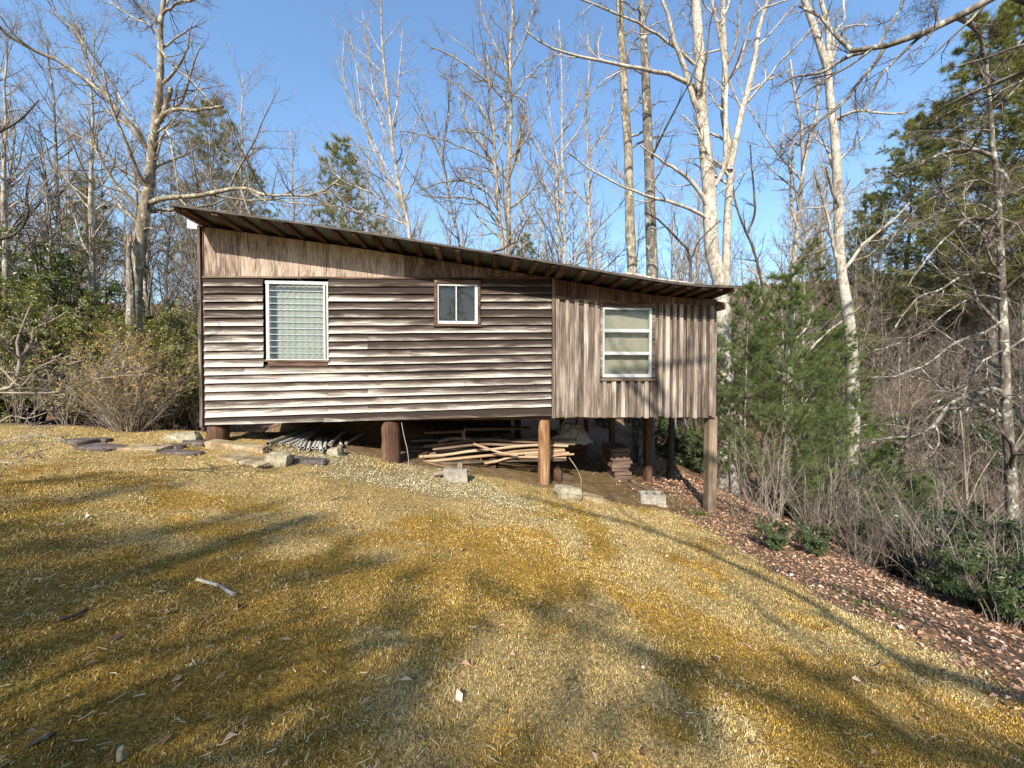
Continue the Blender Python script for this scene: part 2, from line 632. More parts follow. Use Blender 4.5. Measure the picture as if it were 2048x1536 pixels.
MT = dict(
    clap=m_clap(), ply=m_ply(),
    board=m_wood('weathered_board', (0.045, 0.032, 0.026), (0.198, 0.150, 0.115), (0.52, 0.44, 0.355), 1.6, 34, 1.05, -0.07),
    batten=m_wood('lightened_batten', (0.055, 0.042, 0.033), (0.245, 0.188, 0.147), (0.60, 0.51, 0.415), 1.6, 34, 1.0, 0.06),  # made lighter than the boards to paint in the relief shading
    trim=m_wood('brown_trim', (0.05, 0.03, 0.022), (0.15, 0.088, 0.06), (0.36, 0.26, 0.19), 2.0, 34),
    greywood=m_wood('grey_timber', (0.06, 0.045, 0.033), (0.22, 0.165, 0.115), (0.44, 0.35, 0.25), 2.0, 40, 0.8),
    postwood=m_wood('tan_post', (0.13, 0.09, 0.055), (0.38, 0.28, 0.19), (0.62, 0.51, 0.37), 1.5, 34, 0.8),
    log=m_wood('split_log', (0.06, 0.026, 0.012), (0.27, 0.135, 0.062), (0.52, 0.33, 0.18), 1.3, 26, 1.0),
    logdark=m_wood('old_log', (0.03, 0.016, 0.010), (0.11, 0.055, 0.033), (0.27, 0.16, 0.10), 1.6, 30, 0.9),
    pole=m_wood('barkless_pole', (0.15, 0.075, 0.035), (0.42, 0.27, 0.155), (0.62, 0.48, 0.32), 1.2, 26, 0.7, 0.08),
    plank=m_wood('dim_plank', (0.06, 0.04, 0.03), (0.17, 0.11, 0.075), (0.32, 0.23, 0.16), 1.5, 26, 0.8),
    shake=m_plain('brown_rafter', (0.22, 0.13, 0.08), 0.9, 0.35, 14),
    rust=m_plain('rusty_edge', (0.075, 0.058, 0.046), 0.8, 0.35, 9),
    tin=m_plain('grey_tin', (0.10, 0.10, 0.088), 0.55, 0.3, 7, 0.3, 0.35),
    white=m_plain('white_paint', (0.45, 0.445, 0.415), 0.5, 0.08, 9),
    alu=m_plain('white_aluminium', (0.40, 0.41, 0.395), 0.4, 0.06, 12),
    glass=m_glass(),
    edge=m_plain('glass_edge', (0.42, 0.47, 0.44), 0.3, 0.1, 20),
    curtain=m_plain('cream_curtain', (0.25, 0.25, 0.215), 0.95, 0.08, 5),
    tan=m_plain('tan_shade', (0.27, 0.245, 0.185), 0.95, 0.1, 5),
    dim=m_plain('dark_interior', (0.014, 0.013, 0.012), 0.95, 0.2, 4),
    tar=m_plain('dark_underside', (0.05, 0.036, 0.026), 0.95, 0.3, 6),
    pvc=m_plain('white_pipe', (0.48, 0.46, 0.40), 0.55, 0.14, 16),
    wire=m_plain('grey_wire', (0.34, 0.33, 0.31), 0.5, 0.1, 20),
    concrete=m_stone('pale_concrete', (0.17, 0.145, 0.105), (0.36, 0.32, 0.25), (0.50, 0.46, 0.37), 6),
    sand=m_stone('tan_sandstone', (0.17, 0.11, 0.055), (0.36, 0.26, 0.14), (0.52, 0.42, 0.27), 5),
    slate=m_stone('dark_slab', (0.055, 0.042, 0.036), (0.13, 0.10, 0.085), (0.26, 0.21, 0.17), 5),
    buff=m_stone('buff_stone', (0.15, 0.12, 0.07), (0.36, 0.31, 0.205), (0.52, 0.47, 0.34), 5),
    bark_pale=m_bark('pale_bark', (0.13, 0.10, 0.075), (0.40, 0.34, 0.26), (0.66, 0.60, 0.50), 8, 0.5, (0.15, 0.12, 0.09)),
    bark_white=m_bark('white_bark', (0.20, 0.16, 0.12), (0.50, 0.44, 0.35), (0.70, 0.64, 0.54), 10, 0.5, (0.19, 0.155, 0.115)),
    bark_grey=m_bark('grey_bark', (0.055, 0.045, 0.036), (0.17, 0.14, 0.11), (0.36, 0.32, 0.26), 9, 0.4, (0.40, 0.40, 0.32)),
    bark_lichen=m_bark('lichen_bark', (0.10, 0.075, 0.05), (0.27, 0.22, 0.16), (0.48, 0.42, 0.32), 9, 0.5, (0.48, 0.45, 0.32)),
    bark_dark=m_bark('dark_bark', (0.03, 0.022, 0.017), (0.085, 0.062, 0.047), (0.20, 0.16, 0.125), 10, 0.35),
    twig=m_bark('twig_bark', (0.10, 0.075, 0.058), (0.21, 0.16, 0.125), (0.38, 0.31, 0.25), 5, 0.6),
    twig_pale=m_bark('pale_twig_bark', (0.16, 0.125, 0.095), (0.32, 0.26, 0.20), (0.50, 0.43, 0.34), 5, 0.6),
    twig_dark=m_bark('dark_twig_bark', (0.03, 0.022, 0.018), (0.075, 0.055, 0.045), (0.17, 0.135, 0.11), 5, 0.6),
    laurel=m_leaf('laurel_leaf', [(0, (0.045, 0.048, 0.012)), (0.55, (0.15, 0.15, 0.034)), (1, (0.28, 0.25, 0.07))], 0.38, 0.22, 0.5),
    rhodo=m_leaf('rhododendron_leaf', [(0, (0.020, 0.030, 0.012)), (0.6, (0.050, 0.072, 0.024)), (1, (0.10, 0.12, 0.04))], 0.36, 0.12, 0.5),
    holly=m_leaf('holly_leaf', [(0, (0.03, 0.045, 0.012)), (1, (0.13, 0.15, 0.04))], 0.35, 0.2, 0.5),
    budleaf=m_leaf('bud_leaf', [(0, (0.17, 0.11, 0.035)), (1, (0.40, 0.27, 0.07))], 0.7, 0.0, 0.2),
    pine=m_leaf('pine_needles', [(0, (0.050, 0.074, 0.020)), (0.6, (0.112, 0.148, 0.046)), (1, (0.19, 0.215, 0.075))], 0.6, 0.3, 0.25),
    pine_far=m_leaf('dark_pine_needles', [(0, (0.065, 0.066, 0.020)), (0.6, (0.17, 0.165, 0.048)), (1, (0.29, 0.265, 0.085))], 0.6, 0.3, 0.25),
)
# ================================================================== THE GROUND
def lawn_mask(x, y):
    """1 on the lawn, 0 on leaf litter"""
    n = fbm(x * 0.9, y * 0.9, 21, 4)
    right = sm((3.9 + 1.5 * n - x) / 0.9)
    back = sm((np.where(x < -5.0, 8.1 + 0.3 * n, 7.55 + 0.5 * n) - y) / 0.35)
    return right * back


def dirt_mask(x, y):
    n = fbm(x * 1.3, y * 1.3, 31, 3)
    a = sm((x + 6.0) / 0.6) * sm((4.3 - x + n) / 1.0) * sm((y - 7.35 + 0.35 * n + 0.055 * (x - 0)) / 0.3) * sm((12.2 - y) / 1.5)
    return a


# fields that paint the lawn and steer what grows where
def moss_field(x, y):
    return np.clip(0.42 + 2.2 * fbm(x * 0.55, y * 0.55, 41, 4) + 2.0 * fbm(x * 2.6, y * 2.6, 43, 3) + 0.14 * sm((4.5 - y) / 3) - 0.95 * sm((y - 4.3) / 1.1) * sm((1.2 - x) / 2) + 0.14 * sm((3.2 - y) / 1.0) + 0.28 * sm((4.9 - y) / 0.8) * sm((0.3 - x) / 1.5), 0, 1)


def lichen_field(x, y):
    cx, cy = -1.9, 6.35
    d = np.sqrt(((x - cx) / 2.3) ** 2 + ((y - cy + 0.10 * x) / 0.85) ** 2)
    return np.clip(sm((1.25 - d) / 0.6) + 1.6 * fbm(x * 1.6, y * 1.6, 51, 3) * sm((1.9 - d) / 0.6), 0, 1)


xs = np.concatenate([np.linspace(-300, -70, 14)[:-1], np.linspace(-70, -12, 40)[:-1], np.linspace(-12, 12, 220)[:-1], np.linspace(12, 70, 50)[:-1], np.linspace(70, 300, 14)])
ys = np.concatenate([np.linspace(-200, -40, 10)[:-1], np.linspace(-40, 0, 24)[:-1], np.linspace(0, 14, 180)[:-1], np.linspace(14, 120, 60)[:-1], np.linspace(120, 400, 14)])
X, Y = np.meshgrid(xs, ys)
Z = gz(X, Y)
near = sm((14 - np.abs(X)) / 4) * sm((15 - Y) / 3)
Z = Z + near * (0.022 * fbm(X * 7, Y * 7, 61, 2) + 0.05 * fbm(X * 2.8, Y * 2.8, 63, 2))
nx, ny = len(xs), len(ys)
ii = (np.arange(ny - 1)[:, None] * nx + np.arange(nx - 1)[None, :]).ravel()
Q = np.stack([ii, ii + 1, ii + nx + 1, ii + nx], 1)
gm = mesh('ground', np.stack([X, Y, Z], -1), [Q], True, {
    'lawn': lawn_mask(X, Y).ravel(), 'dirt': dirt_mask(X, Y).ravel(), 'moss': moss_field(X, Y).ravel(), 'lichen': lichen_field(X, Y).ravel()})

M = Mat('ground_cover', 0.95, 0.1)
P = M.coords('World')
n1 = M.noise(P, 34, 6, 0.75, 0.2)
n2 = M.noise(P, 4.0, 5, 0.65, 0.4)
n3 = M.noise(P, 110, 4, 0.7)
straw = M.ramp(n1, [(0.34, (0.11, 0.070, 0.033)), (0.5, (0.46, 0.315, 0.115)), (0.68, (0.72, 0.55, 0.26))])
moss = M.ramp(n1, [(0.32, (0.085, 0.045, 0.008)), (0.5, (0.36, 0.208, 0.040)), (0.68, (0.60, 0.385, 0.095))])
olive = M.ramp(n1, [(0.34, (0.09, 0.07, 0.015)), (0.66, (0.36, 0.27, 0.055))])
mossf = M.math('ADD', M.attr('moss'), M.math('MULTIPLY', M.math('SUBTRACT', n2, 0.5), 1.3))
lawn = M.mix(M.ramp(mossf, [(0.34, 0.0), (0.72, 1.0)]), straw, moss)
n4 = M.noise(P, 1.1, 4, 0.6, 0.3)
lawn = M.mix(M.ramp(n4, [(0.52, 0.0), (0.68, 0.75)]), lawn, olive)
so = M.noise(P, 2.6, 5, 0.7, 0.6)
lawn = M.mix(M.ramp(so, [(0.58, 0.0), (0.70, 0.7)]), lawn, (0.13, 0.082, 0.036))
lawn = M.mix(M.ramp(n3, [(0.36, 0.8), (0.50, 0.0)]), lawn, (0.045, 0.028, 0.012))
li = M.math('ADD', M.attr('lichen'), M.math('MULTIPLY', M.math('SUBTRACT', n1, 0.5), 1.6))
lich = M.ramp(n3, [(0.38, (0.10, 0.070, 0.035)), (0.52, (0.29, 0.235, 0.12)), (0.66, (0.50, 0.44, 0.28))])
lawn = M.mix(M.ramp(li, [(0.45, 0.0), (0.65, 0.85)]), lawn, lich)
leaf = M.ramp(M.noise(P, 26, 5, 0.7, 0.5), [(0.32, (0.055, 0.034, 0.022)), (0.5, (0.19, 0.115, 0.07)), (0.68, (0.38, 0.26, 0.17))])
dirt = M.ramp(M.noise(P, 7, 6, 0.7), [(0.3, (0.10, 0.062, 0.028)), (0.7, (0.26, 0.175, 0.085))])
lm = M.math('ADD', M.attr('lawn'), M.math('MULTIPLY', M.math('SUBTRACT', M.noise(P, 9, 4, 0.7), 0.5), 0.9))
c = M.mix(M.ramp(lm, [(0.4, 0.0), (0.6, 1.0)]), leaf, lawn)
c = M.mix(M.attr('dirt'), c, dirt)
M.col(c)
M.bump(M.math('ADD', n1, M.math('MULTIPLY', n3, 0.6)), 0.9, 0.03)
tag(link('ground', gm, None, M.m), kind='structure')


def scatter(n, ymax, xr, keep, ymin=0.9, power=1.7):
    """points on the visible ground, denser close to the camera"""
    u = rng.uniform(0, 1, n)
    y = ymin * (1 - u + u * (ymax / ymin) ** (2 - power)) ** (1 / (2 - power))
    x = rng.uniform(-1.42, 1.42, n) * y
    k = (x > xr[0]) & (x < xr[1])
    x, y = x[k], y[k]
    k = rng.uniform(0, 1, len(x)) < keep(x, y)
    x, y = x[k], y[k]
    return x, y, gz(x, y) + near_z(x, y)


def near_z(x, y):
    return sm((14 - np.abs(x)) / 4) * sm((15 - y) / 3) * (0.022 * fbm(x * 7, y * 7, 61, 2) + 0.05 * fbm(x * 2.8, y * 2.8, 63, 2))


def blades(name, x, y, z, L, W, lean, m, tint):
    n = len(x)
    C = np.stack([x, y, z - 0.004], 1)
    th = rng.uniform(0, 6.283, n)
    hd = np.stack([np.cos(th), np.sin(th), np.zeros(n)], 1)
    sd = np.stack([-np.sin(th), np.cos(th), np.zeros(n)], 1)
    L = (L * rng.uniform(0.5, 1.4, n))[:, None]
    W = (W * rng.uniform(0.7, 1.3, n))[:, None]
    le = np.clip(rng.normal(lean, 0.22, n), 0.05, 1.45)[:, None]
    mid = C + (hd * np.sin(le * 0.7) + UP * np.cos(le * 0.7)) * L * 0.55
    tip = mid + (hd * np.sin(le * 1.25) + UP * np.cos(le * 1.25)) * L * 0.5
    V = np.stack([C - sd * W / 2, C + sd * W / 2, mid + sd * W / 2.4, mid - sd * W / 2.4, tip], 1).reshape(-1, 3)
    i = np.arange(n) * 5
    me = mesh(name, V, [np.stack([i, i + 1, i + 2, i + 3], 1), np.stack([i + 3, i + 2, i + 4], 1)], False, {'tint': np.repeat(tint, 5)})
    return link(name, me, None, m)


def m_blade(name, stops, tr=0.25):
    return m_leaf(name, stops, 0.8, tr, 0.15)


def m_dry(name, stops):
    M = Mat(name, 0.85, 0.15)
    M.col(M.ramp(M.attr('tint'), stops))
    return M.m


# moss: short gold spikes
x, y, z = scatter(380000, 9.0, (-9.5, 5.0), lambda x, y: lawn_mask(x, y) * np.clip((moss_field(x, y) + 1.2 * fbm(x * 3, y * 3, 71, 3)) * 1.5 - 0.15, 0.12, 1))
t = np.clip(0.52 - 0.22 * sm((0.3 - x) / 1.5) - 0.12 * sm((2.6 - y) / 1.2) + 1.1 * fbm(x * 0.8, y * 0.8, 72, 4) + rng.normal(0, 0.16, len(x)), 0, 1)
tag(blades('moss', x, y, z, 0.011 + 0.0011 * y, 0.0030 + 0.0008 * y, 0.55,
           m_dry('gold_moss', [(0, (0.15, 0.088, 0.014)), (0.35, (0.33, 0.188, 0.032)), (0.7, (0.52, 0.325, 0.068)), (1, (0.72, 0.52, 0.17))]), t),
    'golden moss carpeting the lawn in front of the cabin', 'moss', kind='stuff')
# dormant grass
x, y, z = scatter(330000, 9.0, (-9.8, 5.2), lambda x, y: lawn_mask(x, y) * np.clip(1.05 - moss_field(x, y) * 0.8 + 1.5 * fbm(x * 2.5, y * 2.5, 73, 3), 0.10, 1))
t = np.clip(0.5 + 1.0 * fbm(x * 0.9, y * 0.9, 74, 4) + rng.normal(0, 0.22, len(x)), 0, 1)
tag(blades('dormant_grass', x, y, z, 0.022 + 0.001 * y, 0.0018 + 0.0007 * y, 1.15,
           m_dry('straw_grass', [(0, (0.13, 0.095, 0.04)), (0.25, (0.38, 0.25, 0.09)), (0.6, (0.64, 0.46, 0.19)), (1, (0.82, 0.67, 0.37))]), t),
    'straw coloured dormant grass of the lawn', 'grass', kind='stuff')
# pale lichen and ground cover on the bank before the middle of the cabin
xx = rng.uniform(-5.5, 2.2, 60000)
yy = rng.uniform(4.6, 7.5, 60000)
k = rng.uniform(0, 1, 60000) < lichen_field(xx, yy) * np.clip(0.5 + 2.4 * fbm(xx * 3.2, yy * 3.2, 75, 3), 0.05, 1) * (dirt_mask(xx, yy) < 0.5)
xx, yy = xx[k], yy[k]
n = len(xx)
zz = gz(xx, yy) + near_z(xx, yy) + rng.uniform(0.0, 0.03, n)
lm_ = leaf_mesh('lichen', np.stack([xx, yy, zz], 1), nrm(rng.normal(size=(n, 3)) * [1, 1, 0.5]), nrm(rng.normal(size=(n, 3)) + [0, -0.4, 1.5]), rng.uniform(0.012, 0.030, n), rng.uniform(0.009, 0.018, n), None, 0.3)
tag(link('lichen', lm_, None, m_dry('pale_lichen', [(0, (0.15, 0.105, 0.045)), (0.35, (0.36, 0.29, 0.14)), (0.65, (0.55, 0.49, 0.31)), (1, (0.72, 0.67, 0.51))])),
    'pale grey lichen and ground cover on the bank below the log posts', 'lichen', kind='stuff')

# fallen leaves: thick on the slope at the right, thin elsewhere
xa = np.concatenate([rng.uniform(2.4, 13, 42000), rng.uniform(-12, 13, 14000), rng.uniform(-9, 3.5, 420)])
ya = np.concatenate([rng.uniform(1.6, 12, 42000), rng.uniform(8.2, 24, 14000), 1.4 + 5.5 * rng.uniform(0, 1, 420) ** 1.3])
k = rng.uniform(0, 1, len(xa)) < np.where(np.arange(len(xa)) >= 56000, 1.0, np.clip(1.0 - lawn_mask(xa, ya) * 1.06 - dirt_mask(xa, ya) * 0.8 + 0.5 * fbm(xa * 2, ya * 2, 76, 3), 0.0, 1))
xa, ya = xa[k], ya[k]
n = len(xa)
za = gz(xa, ya) + near_z(xa, ya) + rng.uniform(0.004, 0.03, n)
sl = np.where(ya > 9, 1.5, 1.0)
lf = leaf_mesh('leaf_litter', np.stack([xa, ya, za], 1), nrm(rng.normal(size=(n, 3)) * [1, 1, 0.3]), nrm(rng.normal(size=(n, 3)) * 0.5 + [0, 0, 1.0]), rng.uniform(0.022, 0.072, n) * sl, rng.uniform(0.014, 0.042, n) * sl, None, 0.25,
               np.clip(rng.normal(0.42, 0.28, n), 0, 1), 0.25)
tag(link('leaf_litter', lf, None, m_dry('dead_leaf', [(0, (0.12, 0.060, 0.034)), (0.4, (0.31, 0.175, 0.105)), (0.75, (0.50, 0.325, 0.22)), (1, (0.70, 0.54, 0.40))])),
    'brown fallen leaves covering the slope right of the lawn', 'leaves', kind='stuff')
# wood chips, bits of straw and twig crumbs over the lawn
n = 1500
u = rng.uniform(0, 1, n)
yb = 1.3 + 6 * u ** 1.6
xb = rng.uniform(-1.4, 1.4, n) * yb
k = lawn_mask(xb, yb) > 0.3
xb, yb = xb[k], yb[k]
n = len(xb)
th = rng.uniform(0, 6.283, n)
dd = np.stack([np.cos(th), np.sin(th), rng.normal(0, 0.12, n)], 1)
L = rng.uniform(0.015, 0.06, n)[:, None]
c0 = np.stack([xb, yb, gz(xb, yb) + near_z(xb, yb) + rng.uniform(0.012, 0.028, n)], 1)
PP = np.stack([c0, c0 + dd * L * 0.5 + rng.normal(0, 0.0018, (n, 3)), c0 + dd * L], 1)
RR = rng.uniform(0.0008, 0.0024, n)[:, None] * np.array([[1, 1, 0.7]])
V, Q = tubes(PP, RR, 4)
me = mesh('wood_crumbs', V, [Q], False, {'tint': np.repeat(np.clip(rng.normal(0.5, 0.3, n), 0, 1), 12)})
tag(link('wood_crumbs', me, None, m_dry('dry_straw', [(0, (0.10, 0.07, 0.05)), (0.5, (0.36, 0.27, 0.16)), (1, (0.66, 0.58, 0.44))])),
    'dry stems and wood crumbs strewn over the lawn', 'twigs', kind='stuff')
# ================================================================== THE CABIN
YAW = rad(5.0)
CO = np.array([(408 - 1024) / F * 7.0, 7.0, 0.0])
UX = np.array([math.cos(YAW), math.sin(YAW), 0])
UY = np.array([-math.sin(YAW), math.cos(YAW), 0])
CAM = np.array([0, 0, EYE])


def wl(px, py, off=0.0):
    """(along the wall, height) of a survey pixel on the plane `off` behind the front wall"""
    d = ray(px, py)
    t = (off - (CAM - CO) @ UY) / (d @ UY)
    p = CAM + d * t - CO
    return float(p @ UX), float(p[2])


def cw(s, y, z=0.0):
    """cabin coordinates to world"""
    return CO + UX * s + UY * y + UP * z


def cg(s, y):
    p = cw(s, y)
    return float(gz(p[0], p[1]))


DEPTH = 5.3
cabin = thing('cabin', 'weathered brown wooden cabin on log posts with a sloping tin roof', 'cabin', CO, YAW)
S_END, S_MID = wl(1431, 700)[0], wl(1104, 700)[0]
OV = -0.72
edge_px = [(336, 409), (480, 429.5), (640, 452), (760, 470), (880, 489.5), (985, 506), (1083, 522), (1170, 537), (1250, 551), (1330, 564), (1394, 571.5), (1440, 573.5), (1482, 575)]
EDGE = np.array([wl(a, b, OV) for a, b in edge_px])


def zr(s):
    return np.interp(s, EDGE[:, 0], EDGE[:, 1])


# --- clapboards
LB = [556, 572, 586.5, 603, 619, 635.5, 652, 669, 685, 702, 718, 734.5, 750.5, 767, 784, 801, 818, 835, 850]
RB = [557, 573, 588, 602.5, 618, 633.5, 649, 664, 678, 693, 708, 722.5, 737, 752.5, 767.5, 783, 797.5, 813, 831]
SL = wl(412, 700)[0]
ZL = [wl(412, b, -0.05)[1] for b in LB]
ZR = [wl(1102, b, -0.05)[1] for b in RB]
SR = wl(1102, 700)[0]
w1a, w1b = wl(529, 640)[0], wl(658, 640)[0]
w2a, w2b = wl(869, 610)[0], wl(960.5, 610)[0]


def sx(px):
    return wl(px, 700)[0]


right_wear = [.08, .10, .42, .40, .16, .30, .50, .24, .34, .42, .42, .36, .54, .46, .46, .48, .54, .02]
left_wear = [.28, .16, .60, .40, .30, .54, .52, .62, .55, .72, .72, .76, .78, .70, .74, .68, .74, .45]
seams = {7: [737], 8: [737], 9: [820], 11: [491], 12: [736], 13: [657], 14: [657, 736], 15: [657, 930], 16: [657, 736], 17: [648]}


def clapboard(a, b, r):
    ns = max(2, int((b - a) / 0.38))
    ss = np.linspace(a + 0.0015, b - 0.0015, ns + 1)
    tt = (ss - SL) / (SR - SL)
    wob = rng.normal(0, 0.0022, ns + 1)
    off = rng.normal(0, 0.003)
    zb = ZL[r + 1] * (1 - tt) + ZR[r + 1] * tt + wob
    zt = ZL[r] * (1 - tt) + ZR[r] * tt + 0.028
    yb = -0.060 + rng.normal(0, 0.002, ns + 1) + off
    V, G = [], []
    sd = rng.uniform(0, 60)
    for j in range(ns + 1):
        for k, v in enumerate((0.0, 0.34, 0.68, 1.0)):
            V.append((ss[j], yb[j] * (1 - v) - 0.010 * v, zb[j] * (1 - v) + zt[j] * v))
            G.append((ss[j] + sd, v, sd))
        V.append((ss[j], yb[j] + 0.024, zb[j] + 0.004))
        G.append((ss[j] + sd, 0.0, sd))
    Qd, Td = [], []
    for j in range(ns):
        for k in range(5):
            Qd.append((j * 5 + k, j * 5 + 5 + k, j * 5 + 5 + (k + 1) % 5, j * 5 + (k + 1) % 5))
    for e, fl in ((0, 0), (ns * 5, 1)):
        for k in (1, 2, 3):
            Td.append((e, e + k, e + k + 1) if not fl else (e, e + k + 1, e + k))
    m = (a + b) / 2
    f = float(sm((m - 1.0) / 3.4))
    wr = left_wear[r] * (1 - f) + right_wear[r] * f + rng.normal(0, 0.05)
    mb = MB().add(V, Qd, Td, G)
    o = mb.build('clapboard', MT['clap'], cabin, wear=0)
    wv = np.repeat(np.clip(left_wear[r] * (1 - sm((ss - 1.0) / 3.6)) + right_wear[r] * sm((ss - 1.0) / 3.6) + rng.normal(0, 0.03), 0, 1), 5)
    o.data.attributes['wear'].data.foreach_set('value', wv.astype(np.float32))
    return o


for r in range(18):
    cuts = [SL] + [sx(p) for p in seams.get(r, [])] + [SR]
    spans = list(zip(cuts[:-1], cuts[1:]))
    holes = []
    if r <= 10:
        holes.append((w1a, w1b))
    if r <= 5:
        holes.append((w2a, w2b))
    for h0, h1 in holes:
        ns_ = []
        for a, b in spans:
            if b <= h0 or a >= h1:
                ns_.append((a, b))
            else:
                if a < h0 - 0.03:
                    ns_.append((a, h0))
                if b > h1 + 0.03:
                    ns_.append((h1, b))
        spans = ns_
    for a, b in spans:
        clapboard(a, b, r)


def slab(name, s0, s1, y0, y1, zb0, zb1, zt0, zt1, m, wear=None, grain=2, jit=0.0, parent=cabin, mid=None, label=None):
    """upright slab whose top and bottom may slope"""
    sd = rng.uniform(0, 60)
    V, G = [], []
    for s, zb, zt in ((s0, zb0, zt0), (s1, zb1, zt1)):
        for y in (y0, y1):
            for z in (zb, zt):
                V.append((s, y, z))
                G.append((z + sd, s + y, sd) if grain == 2 else (s + sd, z + y, sd))
    V = np.array(V) + (rng.normal(0, jit, (8, 3)) if jit else 0)
    mb = MB().add(V, [[0, 1, 3, 2], [4, 6, 7, 5], [0, 4, 5, 1], [2, 3, 7, 6], [0, 2, 6, 4], [1, 5, 7, 3]], g=G)
    o = mb.build(name, m, parent, wear=wear)
    if label:
        o['label'] = label
    return o


def zl(px, py, y=-0.03):
    return wl(px, py, y)[1]


# --- plywood above the clapboards, thin ledge under it
for (a, b, wv) in ((412, 485, .52), (485.6, 655, .62), (656, 810, .66), (810.6, 965, .42), (965.6, 1103.5, .40)):
    s0, s1 = sx(a), sx(b)
    slab('plywood_panel', s0, s1, -0.016 + rng.normal(0, .001), 0.0, zl(a, 553), zl(b, 554.5), zr(s0) - 0.075, zr(s1) - 0.075, MT['ply'], wv)
slab('ledge', sx(409), sx(660), -0.045, -0.017, zl(409, 555.5, -.045), zl(660, 556.5, -.045), zl(409, 552, -.045), zl(660, 553, -.045), MT['greywood'], grain=0)
slab('ledge', sx(660.4), sx(1102), -0.040, -0.017, zl(660, 556.8, -.045), zl(1102, 557.6, -.045), zl(660, 553.6, -.045), zl(1102, 555, -.045), MT['trim'], grain=0)
# --- corner boards
slab('corner_board', sx(403), sx(408.5), -0.075, 0.05, wl(405, 853)[1], wl(405, 853)[1], zr(0) - 0.08, zr(0) - 0.08, MT['board'])
slab('corner_board', sx(408.8), sx(411.6), -0.030, 0.05, wl(405, 850)[1], wl(405, 850)[1], zr(0) - 0.08, zr(0) - 0.08, MT['trim'])
slab('corner_board', sx(1103), sx(1108.5), -0.078, 0.0, zl(1104, 836), zl(1104, 836), zr(S_MID) - 0.08, zr(S_MID) - 0.08, MT['board'])
# --- vertical boards and battens of the right-hand bay
bat = [1114, 1133, 1152, 1170.5, 1190, 1207, 1226, 1244, 1260.5, 1276, 1291, 1301, 1318, 1332, 1345.5, 1359, 1373, 1388, 1404, 1419]


def topz(px, y=-0.03):
    return wl(px, 597 + (px - 1110) / 322 * 15, y)[1]


def botz(px, y=-0.03):
    return wl(px, 834.5, y)[1]


edges = [1108.8] + bat + [1432]
for a, b in zip(edges[:-1], edges[1:]):
    s0, s1 = sx(a), sx(b)
    mid = (a + b) / 2
    dz = rng.normal(0, 0.006)
    yj = rng.normal(0, 0.003)
    if 1204 < mid < 1303:
        t0, t1 = zl(a, 757), zl(b, 757)
        s0, s1 = max(s0, sx(1198)), min(s1, sx(1306))
    else:
        t0, t1 = topz(a), topz(b)
    slab('wall_board', s0 + .002, s1 - .002, -0.022 + yj, 0.0, botz(a) + dz, botz(b) + dz, t0, t1, MT['board'], jit=0.001)
for p in bat:
    if abs(p - 1301) < 0.1 or abs(p - 1207) < .1:
        pass
    w = rng.uniform(0.030, 0.042)
    s0 = sx(p)
    tz = zl(p, 762, -.05) if 1200 < p < 1307 else topz(p, -.05) - 0.005
    dz = rng.normal(0.0, 0.010)
    ti = rng.normal(0, 0.004)
    slab('batten', s0 - w, s0 + w, -0.074 + rng.normal(0, .005), -0.0265, botz(p) + dz, botz(p) + dz, tz, tz, MT['batten'], jit=0.002)
for a, b in ((1108.8, 1172), (1172.4, 1240), (1240.4, 1309), (1309.4, 1372), (1372.4, 1432)):
    s0, s1 = sx(a), sx(b)
    slab('header_panel', s0, s1, -0.020 + rng.normal(0, .002), 0.0, topz(a) + 0.001, topz(b) + 0.001, zr(s0) - 0.075, zr(s1) - 0.075, MT['trim'])
for a, b, ya, yb in ((1109, 1196, 592, 601), (1196.5, 1306, 601.5, 604.5), (1306.5, 1432, 608, 611)):
    s0, s1 = sx(a), sx(b)
    slab('ledge', s0, s1, -0.050, -0.0225, zl(a, ya + 6, -.05), zl(b, yb + 6, -.05), zl(a, ya, -.05), zl(b, yb, -.05), MT['trim'], grain=0, jit=.003)


# --- windows
def bars(name, m, parent, rects, y0, y1, loc=None):
    mb = MB()
    for s0, s1, z0, z1 in rects:
        mb.box(((s0 + s1) / 2, (y0 + y1) / 2, (z0 + z1) / 2), (abs(s1 - s0), abs(y1 - y0), abs(z1 - z0)), grain=0)
    return mb.build(name, m, parent)


def one(name, m, parent, s0, s1, y0, y1, z0, z1):
    return bars(name, m, parent, [(s0, s1, z0, z1)], y0, y1)


# louvred window: ten glass slats in a white frame
wy = -0.065
s0, zt = wl(531, 561, wy)
s1, zb = wl(657, 721.5, wy)
jw = bars('louvred_window', MT['white'], cabin, [
    (s0 - .01, s1 + .005, zt - .055, zt), (s0, s0 + .055, zb + .03, zt - .056), (s1 - .030, s1, zb + .03, zt - .056), (s1 - .085, s1 - .052, zb + .03, zt - .056), (s0 - .01, s1 + .005, zb, zb + .029)], wy, wy + .07)
jw['label'] = 'tall louvred glass window in a white frame'
one('jamb_shadow', MT['dim'], jw, s1 - .051, s1 - .031, wy + .03, wy + .07, zb + .03, zt - .056)  # near-black strip painted in as the shadow line inside the frame
one('sill', MT['trim'], jw, s0 + .02, s1 - .01, -0.055, 0.0, zb - .105, zb - .002)
one('sill_edge', MT['greywood'], jw, s0 - .03, s1 + .008, wy - .012, wy - .001, zb - .018, zb + .012)
N = 12
g0, g1 = zb + .03, zt - .058
